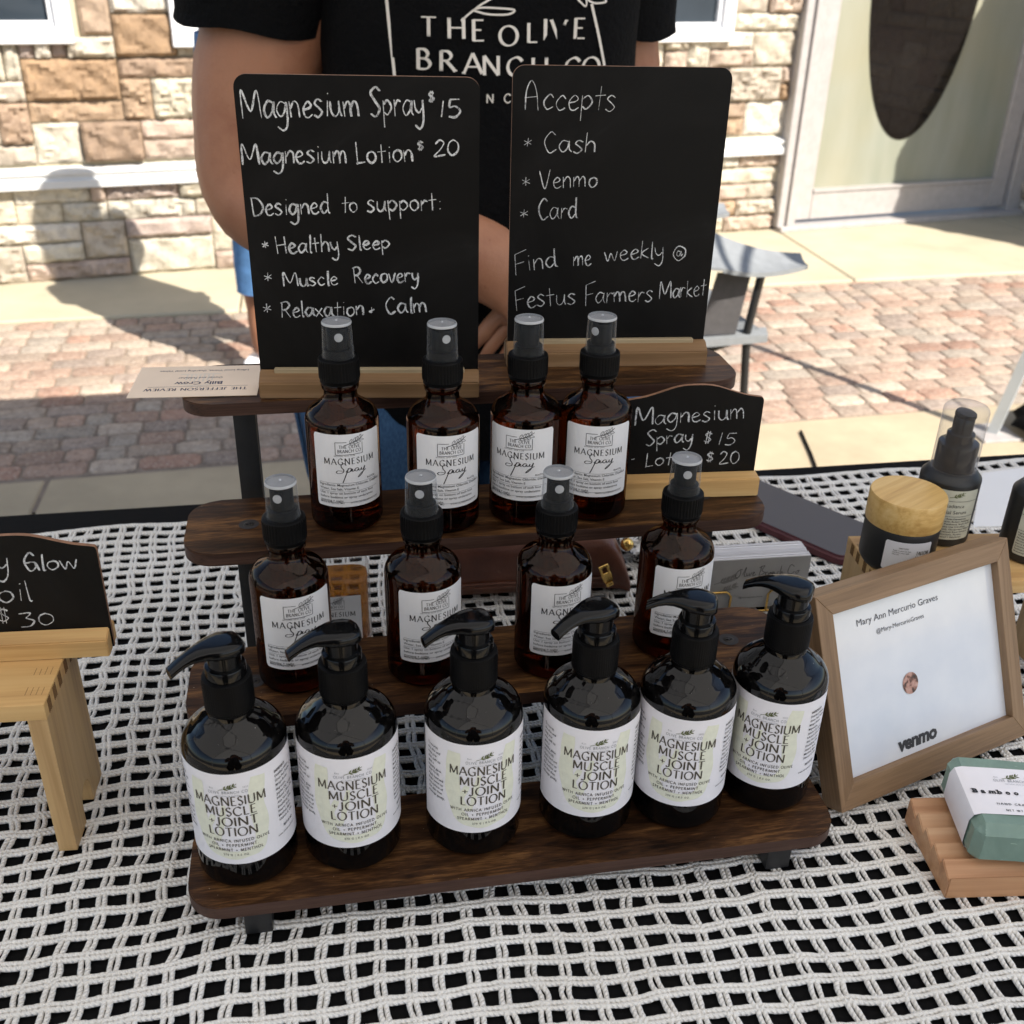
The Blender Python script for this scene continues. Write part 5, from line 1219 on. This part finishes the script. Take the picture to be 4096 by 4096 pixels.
pu = thing('purse', 'brown leather zip purse lying under the third shelf', 'purse', (.165, .336, ZC - .0004), -.04)
rings = []
for i, x in enumerate(np.linspace(0, .190, 30)):
    f = x / .190; endr = 1 - max(0, (f - .86) / .14) ** 2.2 * .75 - max(0, (.10 - f) / .10) ** 2 * .7; dpt = .070 * (1 - .35 * max(0, (f - .8) / .2) ** 2); h = .066 * endr * (1 - .10 * f); ring = []
    for k in range(40):
        a = 2 * PI * k / 40; c, s = math.cos(a), math.sin(a); y = dpt / 2 + dpt / 2 * math.copysign(abs(c) ** .55, c); z = h / 2 + h / 2 * math.copysign(abs(s) ** .6, s)
        fold = .0022 * math.exp(-((z - .016) / .0022) ** 2) - .002 * math.exp(-((z - .0205) / .0016) ** 2) + .002 * math.exp(-((z - .025) / .0022) ** 2)
        if c < -.2: y -= fold
        z += .0012 * math.sin(x * 60 + z * 90) if s > 0 else 0
        ring.append((x, y, max(0, z)))
    rings.append(ring)
V, F = loft(rings); me = pymesh('pouch', V, F); obj('pouch', me, MAT['leather'], pu, 60)
bm = bmesh.new(); tube(bm, [(.002 + .17 * q / 20, -.0012, .0205 + .0002 * math.sin(q)) for q in range(21)], .0013, 6); obj('zip', bm_mesh('zip', bm), MAT['leather'], pu, 60)
bm = bmesh.new()
for a_, b_, c_, d_ in ((-.0045, .0045, .010, .0125), (-.0045, .0045, -.010, .0015), (-.0045, -.0022, .0015, .010), (.0022, .0045, .0015, .010)): add_box(bm, a_, b_, -.0008, .0008, c_, d_, None, .0004, 1)
add_box(bm, -.0035, .0035, -.0016, .0016, -.016, -.0105, None, .001, 2)
zp = obj('zip_pull', bm_mesh('zip_pull', bm), MAT['gold'], pu, 40, (.165, -.0075, .028), (.25, -.38, .1))
bm = bmesh.new(); bmesh.ops.create_uvsphere(bm, u_segments=12, v_segments=8, radius=.006); zb = obj('clasp', bm_mesh('clasp', bm), MAT['gold'], pu, 60, (.187, .012, .046))

fl = thing('flask_bottle', 'flat clear flask of amber liquid with a white label, behind the second shelf', 'bottle', (.092, .302, ZC - .0004), .0)
rings = [ell(0, 0, z, rx, ry, 40, 4) for z, rx, ry in ((0, .026, .013), (.001, .029, .0155), (.004, .031, .017), (.068, .031, .017), (.078, .029, .016), (.088, .022, .0135), (.096, .013, .0115), (.100, .011, .011), (.112, .011, .011))]
V, F = loft(rings); obj('flask_glass', pymesh('flask_glass', V, F), MAT['clear_cap2'], fl, 50)
rings = [ell(0, 0, z, rx, ry, 40, 4) for z, rx, ry in ((.0025, .027, .014), (.005, .0292, .0153), (.060, .0292, .0153), (.0605, .0285, .0148))]
V, F = loft(rings); obj('liquid', pymesh('liquid', V, F), MAT['flask_oil'], fl, 50)
obj('cap', lathe('cap', [(.0122, .103), (.0126, .104), (.0126, .120), (.0118, .122), (0, .1222)], 40), MAT['black_plastic_matte'], fl, 40)
lb = obj('label', box_me('label', -.024, .0225, -.0176, -.0172, .006, .050), MAT['label_spray'], fl)
P = [fit(caps('MAGNESIUM', thick=.16, thin=.06, serif=.1, spacing=.26), -17, 17.5, 31, 4.3, 1.0), spray_word(-8.5, 9.5, 22, 9, .75), fit(caps('THE OLIVE', thick=.17, thin=.08, serif=.06, spacing=.2), -6.5, 7.2, 42.6, 2.2, 1.0), fit(caps('BRANCH CO', thick=.17, thin=.08, serif=.06, spacing=.2), -7.6, 7.8, 39.4, 2.2, 1.0), ribbon([(-9, 46), (-9, 38), (9, 38), (9, 46)], lambda a, t: .32), leaf_sprig(-3, 44, 12, 4, .028), fit(txt('8ozs/225g', .006), 9, 17, 19.5, 1.4)]
obj('printed_text', flat(join2(P), 'printed_text', -.0178), MAT['ink'], lb)

r = random.Random(21); bm = bmesh.new(); bmesh.ops.create_icosphere(bm, subdivisions=4, radius=1)
for v in bm.verts:
    p = v.co.copy(); k = 1 + .20 * abs(math.sin(6 * p.x + 4 * p.y + 2)) - .22 * abs(math.sin(7 * p.z - 5 * p.x)) + .10 * math.sin(13 * p.y + 9 * p.x); v.co = Vector((p.x * k * .030, p.y * k * .034, max(0, p.z * k * .018 + .016)))
wr = obj('plastic_wrap', bm_mesh('plastic_wrap', bm), MAT['crinkle'], None, 20, (.389, .402, ZC)); setp(wr, 'crumpled black and white plastic wrap beside the brown purse', 'plastic bag')

# ------------------------------------------------------------------ folding camp chair
cc = thing('camp_chair', 'grey folding camp chair on the brick paving behind the right chalkboard', 'chair', (.95, 2.05, G))
def L(x, y, z): return (x - .95, y - 2.05, z - G)
def slab(pts, th, sag=0, n=10, dr=(0, 0, 1)):
    dr = Vector(dr)
    a, b, c, d = [Vector(q) for q in pts]; V = []; F = []
    for lay in (0, 1):
        for j in range(n + 1):
            for i in range(n + 1):
                u, v = i / n, j / n; p = a * (1 - u) * (1 - v) + b * u * (1 - v) + c * u * v + d * (1 - u) * v; p.z -= sag * 4 * u * (1 - u) + (sag * .4) * 4 * v * (1 - v); p -= dr * (lay * th); V.append(p)
    m_ = (n + 1) ** 2
    for j in range(n):
        for i in range(n):
            q = j * (n + 1) + i; F.append((q, q + 1, q + n + 2, q + n + 1)); F.append((m_ + q + n + 1, m_ + q + n + 2, m_ + q + 1, m_ + q))
    bd = [i for i in range(n + 1)] + [j * (n + 1) + n for j in range(1, n + 1)] + [n * (n + 1) + i for i in range(n - 1, -1, -1)] + [j * (n + 1) for j in range(n - 1, 0, -1)]
    for k in range(len(bd)): F.append((bd[k], m_ + bd[k], m_ + bd[(k + 1) % len(bd)], bd[(k + 1) % len(bd)]))
    return V, F
V, F = slab([L(.62, 1.83, -.315), L(1.11, 1.83, -.285), L(1.11, 2.32, -.285), L(.62, 2.32, -.315)], .006, .03); obj('seat', pymesh('seat', V, F), MAT['chair_grey'], cc, 60)
V, F = slab([L(.62, 1.83, -.30), L(.62, 2.32, -.30), L(.50, 2.32, .12), L(.50, 1.83, .12)], .006, .0, 10, (1, 0, .3)); obj('backrest', pymesh('backrest', V, F), MAT['chair_mesh'], cc, 60)
for y in (1.82, 2.33):
    V, F = slab([L(.62, y - .045, -.045), L(.97, y - .075, -.115), L(.97, y + .06, -.060), L(.62, y + .045, -.045)], .006, .012); W_, F_ = slab([L(.97, y - .075, -.115), L(1.19, y - .026, -.126), L(1.19, y + .022, -.112), L(.97, y + .06, -.060)], .010, .014)
    F += [tuple(i + len(V) for i in f) for f in F_]; V = V + W_; obj('armrest', pymesh('armrest', V, F), MAT['chair_grey'], cc, 60)
V, F = slab([L(.985, 1.815, -.145), L(1.065, 1.815, -.150), L(1.045, 1.815, -.292), L(.955, 1.815, -.292)], .004, 0, 10, (0, -1, 0)); obj('side_panel', pymesh('side_panel', V, F), MAT['chair_mesh'], cc, 60)
V, F = slab([L(.93, 1.80, -.300), L(1.12, 1.80, -.292), L(1.13, 1.84, -.286), L(.93, 1.84, -.298)], .018, .0); obj('seat_hem', pymesh('seat_hem', V, F), MAT['chair_grey'], cc, 60)
for p in ([(1.115, 1.815, -.135), (1.09, 1.815, -.15), (1.075, 1.82, -.29), (1.10, 1.83, -.55), (1.16, 1.83, G)], [(1.10, 2.33, -.12), (1.08, 2.33, -.29), (1.16, 2.32, G)], [(.50, 1.83, .14), (.60, 1.83, -.29), (.60, 1.84, G)], [(.50, 2.32, .14), (.60, 2.32, -.29), (.60, 2.32, G)], [(.61, 1.84, -.71), (1.10, 2.31, -.30)], [(.61, 2.31, -.71), (1.10, 1.84, -.30)], [(1.14, 1.85, -.71), (.62, 1.85, -.31)], [(1.14, 2.31, -.71), (.62, 2.31, -.31)]):
    bm = bmesh.new(); tube(bm, [L(*q) for q in p], .010, 10); obj('tube_leg', bm_mesh('tube_leg', bm), MAT['black_metal'], cc, 60)

# ------------------------------------------------------------------ people
def skin_body(name, V, E, Rd, m, parent, sub=2):
    me = bpy.data.meshes.new(name); me.from_pydata([tuple(v) for v in V], E, []); o = bpy.data.objects.new(name, me); COL.objects.link(o); o.parent = parent
    md = o.modifiers.new('skin', 'SKIN'); md.use_smooth_shade = True; md.branch_smoothing = .4
    for i, r_ in enumerate(Rd): me.skin_vertices[0].data[i].radius = r_ if isinstance(r_, tuple) else (r_, r_)
    me.skin_vertices[0].data[0].use_root = True
    s = o.modifiers.new('sub', 'SUBSURF'); s.levels = sub; s.render_levels = sub
    dg = bpy.context.evaluated_depsgraph_get(); m2 = bpy.data.meshes.new_from_object(o.evaluated_get(dg)); o.modifiers.clear(); o.data = m2; m2.materials.clear(); m2.materials.append(m); smooth_me(m2, 80)
    from mathutils import noise as mn
    for v_, nrm in [(v_, v_.normal.copy()) for v_ in m2.vertices]: v_.co += nrm * (.0030 * mn.noise(v_.co * 16) + .0016 * mn.noise(v_.co * 45))
    return o
def person_graph(arms, lean=0):
    """arms: list of two lists of joints shoulder, upper, elbow, forearm, wrist, palm and a finger direction"""
    V = []; E = []; Rd = []
    def add(p, r, par=None):
        V.append(Vector(p)); Rd.append(r)
        if par is not None: E.append((par, len(V) - 1))
        return len(V) - 1
    pel = add((0, 0, .88), (.15, .11)); wai = add((0, 0, 1.02), (.14, .11), pel); che = add((0, 0, 1.19), (.15, .11), wai); nb = add((0, .01, 1.33), .075, che); nk = add((0, 0, 1.39), .052, nb)
    hd = add((0, -.015, 1.46), .078, nk); hm = add((0, -.02, 1.53), .088, hd); add((0, -.01, 1.59), .065, hm)
    ns = add((0, -.115, 1.485), .012, hm)
    for sg in (-1, 1): add((sg * .095, .01, 1.49), .016, hm)
    for sg in (-1, 1):
        h = add((sg * .09, 0, .82), .10, pel); k = add((sg * .10, -.01, .46), .062, h); c = add((sg * .10, .01, .32), .056, k); an = add((sg * .10, .01, .08), .040, c); add((sg * .11, -.14, .03), .035, an)
    for (sh, up, el, fo, wr, pa, fd) in arms:
        a = add(sh[0], sh[1], che); 
        for p, r in (up, el, fo, wr, pa): a = add(p, r, a)
        d = Vector(fd).normalized(); P0 = Vector(pa[0]); side = d.cross(Vector((0, -1, .2))).normalized(); pn = side.cross(d)
        for q, (off, L) in enumerate(((-.026, .062), (-.009, .072), (.009, .068), (.025, .054))):
            b = add(P0 + side * off + d * .030, .0098, a); b = add(P0 + side * off * 1.05 + d * (.030 + L * .5) - pn * .004, .0086, b); add(P0 + side * off * 1.0 + d * (.030 + L * .95) - pn * .018, .0072, b)
        b = add(P0 + side * -.036 - d * .004, .0115, a); b = add(P0 + side * -.052 + d * .022 - pn * .008, .0095, b); add(P0 + side * -.050 + d * .046 - pn * .014, .0078, b)
    return V, E, Rd
def tube_ring(c, axis, rx, ry, n=28, up=Vector((0, -1, 0))):
    axis = Vector(axis).normalized(); s = axis.cross(up).normalized(); w = s.cross(axis).normalized()
    return [tuple(Vector(c) + s * rx * math.cos(2 * PI * k / n) + w * ry * math.sin(2 * PI * k / n)) for k in range(n)]
def merge(lofts):
    V = []; F = []
    for v, f in lofts: n = len(V); V += list(v); F += [tuple(i + n for i in q) for q in f]
    return V, F
def clean(me):
    bm = bmesh.new(); bm.from_mesh(me); bmesh.ops.recalc_face_normals(bm, faces=bm.faces); bm.to_mesh(me); bm.free(); smooth_me(me, 70); return me

# seller behind the table
SX, SY = .300, .955
seller = thing('person', 'person in a black printed T-shirt and denim standing behind the table with hands together', 'person', (SX, SY, G))
armL = (((-.165, .0, 1.285), .088), ((-.258, -.015, 1.13), .083), ((-.285, -.055, .965), .064), ((-.165, -.165, .955), .056), ((-.055, -.228, .958), .050), ((.008, -.252, .925), .046), (.62, -.10, -.75))
armR = (((.150, .03, 1.285), .080), ((.188, .055, 1.13), .068), ((.205, .03, .985), .058), ((.14, -.10, .955), .050), ((.075, -.20, .925), .036), ((.035, -.225, .885), .034), (-.55, -.05, -.84))
V, E, Rd = person_graph([armL, armR]); skin_body('body', V, E, Rd, MAT['skin'], seller)
rg = []
for z, rx, ry, oy in ((.655, .215, .150, -.005), (.70, .218, .158, -.01), (.80, .215, .165, -.02), (.92, .205, .165, -.025), (1.02, .192, .158, -.025), (1.12, .188, .152, -.03), (1.20, .190, .146, -.03), (1.27, .185, .125, -.015), (1.31, .150, .095, .0), (1.335, .105, .075, .005), (1.345, .085, .068, .005)):
    e_ = ell(0, oy, z, rx, ry, 64, 2.3)
    if z < .75: e_ = [(x, y, zz + .055 * (abs(x) / rx) ** 2) for x, y, zz in e_]
    rg.append([(x + .004 * math.sin(z * 31 + y * 40) , y + .0035 * math.sin(z * 27 + x * 34) + .002 * math.sin(x * 71 - z * 44), zz) for x, y, zz in e_])
torso = loft(rg, False)
def sleeve(sh, up, sg, r0, zh, out):
    a = Vector(sh); b = Vector(up); d = (b - a).normalized(); rr = []
    for t, r in ((-.25, r0 * .92), (.1, r0 * 1.02), (.4, r0 * 1.03), (.62, r0 * 1.05), (.80, r0 * 1.10), (.86, r0 * 1.11)): rr.append(tube_ring(a + (b - a) * t, d, r * 1.0, r * 1.02))
    lip = tube_ring(a + (b - a) * .86, d, r0 * 1.03, r0 * 1.04); ins = tube_ring(a + (b - a) * .6, d, r0 * 1.0, r0 * 1.0); return loft(rr + [lip, ins], False)
def hsleeve(rows, oy, tilt):
    rr = [[(x + r * math.cos(2 * PI * k / 32), oy + r * 1.03 * math.sin(2 * PI * k / 32), z + (tilt * r * math.cos(2 * PI * k / 32) if z < 1.25 else 0) + .003 * math.sin(k * .9)) for k in range(32)] for z, x, r in rows]
    z, x, r = rows[-1]; rr.append([(p[0] * .97 + x * .03, p[1] * .97 + oy * .03, p[2] + .001) for p in rr[-1]]); rr.append([(p[0], p[1], p[2] + .05) for p in rr[-1]]); return loft(rr, False)
ts = clean(pymesh('t_shirt', *merge([torso, hsleeve([(1.335, -.09, .060), (1.31, -.150, .085), (1.27, -.200, .098), (1.22, -.234, .094), (1.18, -.250, .092), (1.160, -.257, .091)], -.01, -.10), hsleeve([(1.335, .09, .060), (1.31, .14, .078), (1.27, .165, .085), (1.22, .178, .082), (1.17, .186, .080), (1.150, .189, .080)], .05, .05)])))
shirt = obj('t_shirt', ts, MAT['shirt'], seller)
def pants(name, m, parent, hem, wid=.128, hip=.205, color_seam=None):
    lf = [loft([ell(0, 0, z, rx, ry, 40, 2.4) for z, rx, ry in ((.99, hip * .93, .145), (.90, hip, .152), (.82, hip * 1.02, .155), (.76, hip * 1.0, .145))], True)]
    for sg in (-1, 1):
        lf.append(loft([ell(sg * x, y, z, rx, rx * 1.04, 32) for z, x, y, rx in ((.80, .105, 0, wid * .96), (.70, .108, -.005, wid), (.58, .108, -.008, wid * .9), (.46, .106, -.008, wid * .70), (.36, .105, .0, wid * .66), (hem + .01, .104, .005, wid * .60), (hem, .104, .005, wid * .61))], True))
    p = obj(name, clean(pymesh(name, *merge(lf))), m, parent)
    for sg in (-1, 1):
        bm = bmesh.new(); tube(bm, [(sg * (.108 + wid * 1.00), -.045, .72), (sg * (.108 + wid * .9), -.05, .60), (sg * (.106 + wid * .70), -.04, .46), (sg * (.105 + wid * .64), -.02, hem + .05)], .003, 6)
        obj('side_seam', bm_mesh('side_seam', bm), m, p, 60)
    return p
pants('jeans', MAT['denim'], seller, .10, .140, .232)
obj('hair', clean(pymesh('hair', *loft([ell(0, .012, z, rx, ry, 28) for z, rx, ry in ((1.40, .085, .05), (1.46, .105, .085), (1.53, .112, .105), (1.59, .098, .095), (1.63, .06, .06), (1.645, .02, .02))]))), MAT['hair'], seller, None, (0, .028, 0))
for sg in (-1, 1): obj('shoe', clean(pymesh('shoe', *loft([ell(sg * .11, y, .045, .045, .04, 16) for y in (0,)] + [ell(sg * .11, -.05, z, .048, .12, 20) for z in (.0, .02, .05)][::1]))) if False else box_me('shoe', sg * .11 - .045, sg * .11 + .045, -.19, .075, 0, .075, .02, 3), MAT['black_cloth'], seller, 60)
# printed logo laid on the shirt front
bpy.context.view_layer.update()
bvh = BVHTree.FromPolygons([tuple(v.co) for v in ts.vertices], [tuple(p.vertices) for p in ts.polygons])
def on_shirt(VF, nm):
    V, F = VF; out = []; ok = []
    for x, z in V:
        hit = bvh.ray_cast(Vector((x / 1000 - SX, -1.2, z / 1000 - G)), Vector((0, 1, 0)))
        if hit[0] is None: hit = (Vector((x / 1000 - SX, -.15, z / 1000 - G)),)
        out.append(hit[0] + Vector((0, -.0016, 0)))
    obj(nm, pymesh(nm, out, F), MAT['logo_white'], shirt)
LG = [('T', 228, 435, 19), ('H', 257, 434, 20), ('E', 280, 432, 20.5), ('O', 313, 427, 19), ('L', 339, 430, 19), ('I', 354, 433, 20.5), ('V', 369, 433, 19), ('E', 393, 434, 20.5),
      ('B', 223, 403, 20.5), ('R', 248, 402, 20), ('A', 274, 400, 20), ('N', 294, 398, 19), ('C', 320, 396.5, 19), ('H', 348, 395.5, 20), ('C', 387, 394.5, 20), ('O', 410, 394.5, 20)]
parts = []
for c, x, z, h in LG:
    V, F = caps(c, .165, .078, .085); V = V.copy(); V[:, 0] -= (V[:, 0].max() + V[:, 0].min()) / 2; V = V * h * np.array([1.14, 1.0]) + np.array([x, z - h / 2]); parts.append((V, F))
for i, c in enumerate('NATURALSKINCARE'):
    if c != ' ': V, F = caps(c, .16, .12, 0); V = V.copy(); V[:, 0] -= (V[:, 0].max() + V[:, 0].min()) / 2; parts.append((V * 9 * np.array([1.0, 1]) + np.array([312 + (i - 11) * 19.4, 360.5]), F))
def sub(P, n=8): 
    o = []
    for a, b in zip(P, P[1:]): o += [tuple(np.array(a) + (np.array(b) - np.array(a)) * k / n) for k in range(n)]
    return o + [P[-1]]
for P, w in (([(186, 462), (188, 434), (192, 385)], 3.2), ([(427, 395), (424, 405), (417, 427), (406, 458)], 3.2), ([(186, 462), (185, 500), (270, 500)], 3.0), ([(406, 470), (404, 500), (360, 500)], 3.0)): parts.append(ribbon(sub(P, 14), lambda a, t, w=w: w))
for P in ([(262, 441), (274, 450), (290, 460), (330, 478), (392, 494)], [(275, 451), (283, 453.6), (298, 453.6), (319, 452), (312, 447.6), (291, 447.6), (275, 451)], [(378, 474), (390, 462), (399, 456), (397, 468), (380, 474)], [(400, 466), (403, 461), (412, 458.6), (425, 460), (417, 465), (402, 464)], [(300, 466), (286, 474), (292, 492), (304, 480), (300, 466)], [(330, 478), (318, 490), (330, 504), (338, 490), (330, 478)]): parts.append(ribbon(cat_rom(P, 7), lambda a, t: 1.9))
on_shirt(join2(parts), 'printed_logo')

# second person in the sun further back, mostly hidden behind the seller
by = thing('person', 'person in cropped frayed jeans standing in the sun behind the seller, mostly hidden', 'person', (-.055, 2.93, G + .008), 1.35)
hang = lambda s: (((s * .150, .0, 1.285), .062), ((s * .185, .0, 1.13), .050), ((s * .195, .0, .98), .042), ((s * .20, -.03, .88), .036), ((s * .20, -.06, .78), .027), ((s * .20, -.07, .72), .026), (0, -.1, -1))
V, E, Rd = person_graph([hang(-1), hang(1)]); skin_body('body', V, E, Rd, MAT['skin'], by)
MAT['denim_light'] = plain('washed_denim', (.10, .22, .42), .85, .25, 30, .3, .001, spec=.2)
pants('cropped_jeans', MAT['denim_light'], by, .275, .112, .175)
MAT['top_dark'] = plain('navy_cotton', (.02, .022, .04), .85, .2, 20, .3, .003)
tl = loft([ell(0, oy, z, rx, ry, 40, 2.3) for z, rx, ry, oy in ((.84, .185, .14, 0), (1.0, .17, .13, 0), (1.15, .172, .13, -.01), (1.25, .17, .11, 0), (1.31, .13, .085, 0), (1.345, .075, .06, 0))], True)
obj('top', clean(pymesh('top', *merge([tl, sleeve(hang(-1)[0][0], hang(-1)[1][0], -1, .070, 0, 0), sleeve(hang(1)[0][0], hang(1)[1][0], 1, .070, 0, 0)]))), MAT['top_dark'], by)
obj('hair', clean(pymesh('hair', *loft([ell(0, .015, z, rx, ry, 28) for z, rx, ry in ((1.34, .10, .06), (1.42, .115, .085), (1.50, .12, .11), (1.58, .105, .10), (1.63, .06, .06), (1.645, .02, .02))]))), MAT['hair'], by, None, (0, .022, 0))
for sg in (-1, 1): obj('shoe', box_me('shoe', sg * .11 - .042, sg * .11 + .042, -.18, .07, 0, .06, .018, 3), MAT['sheet'], by, 60)
# the photographer, standing in front of the table behind the camera
pgr = thing('person', 'person in dark clothes photographing the stall, seen only as a dark reflection in the bottles', 'person', (.03, -.86, G), PI - .1)
up_ = lambda s: (((s * .155, .0, 1.285), .066), ((s * .215, -.04, 1.13), .056), ((s * .225, -.10, 1.02), .046), ((s * .15, -.20, 1.10), .040), ((s * .085, -.27, 1.19), .029), ((s * .05, -.30, 1.22), .028), (-s * .5, -.2, .8))
V, E, Rd = person_graph([up_(-1), up_(1)]); skin_body('body', V, E, Rd, MAT['skin'], pgr)
pants('trousers', MAT['black_cloth'], pgr, .08, .125, .19)
obj('top', clean(pymesh('top', *merge([tl, sleeve(up_(-1)[0][0], up_(-1)[1][0], -1, .078, 0, 0), sleeve(up_(1)[0][0], up_(1)[1][0], 1, .078, 0, 0)]))), MAT['top_dark'], pgr)
obj('hair', clean(pymesh('hair', *loft([ell(0, .015, z, rx, ry, 28) for z, rx, ry in ((1.34, .10, .06), (1.42, .115, .085), (1.50, .12, .11), (1.58, .105, .10), (1.63, .06, .06), (1.645, .02, .02))]))), MAT['hair'], pgr, None, (0, .022, 0))
for sg in (-1, 1): obj('shoe', box_me('shoe', sg * .11 - .042, sg * .11 + .042, -.18, .07, 0, .06, .018, 3), MAT['black_cloth'], pgr, 60)
bpy.context.view_layer.update()
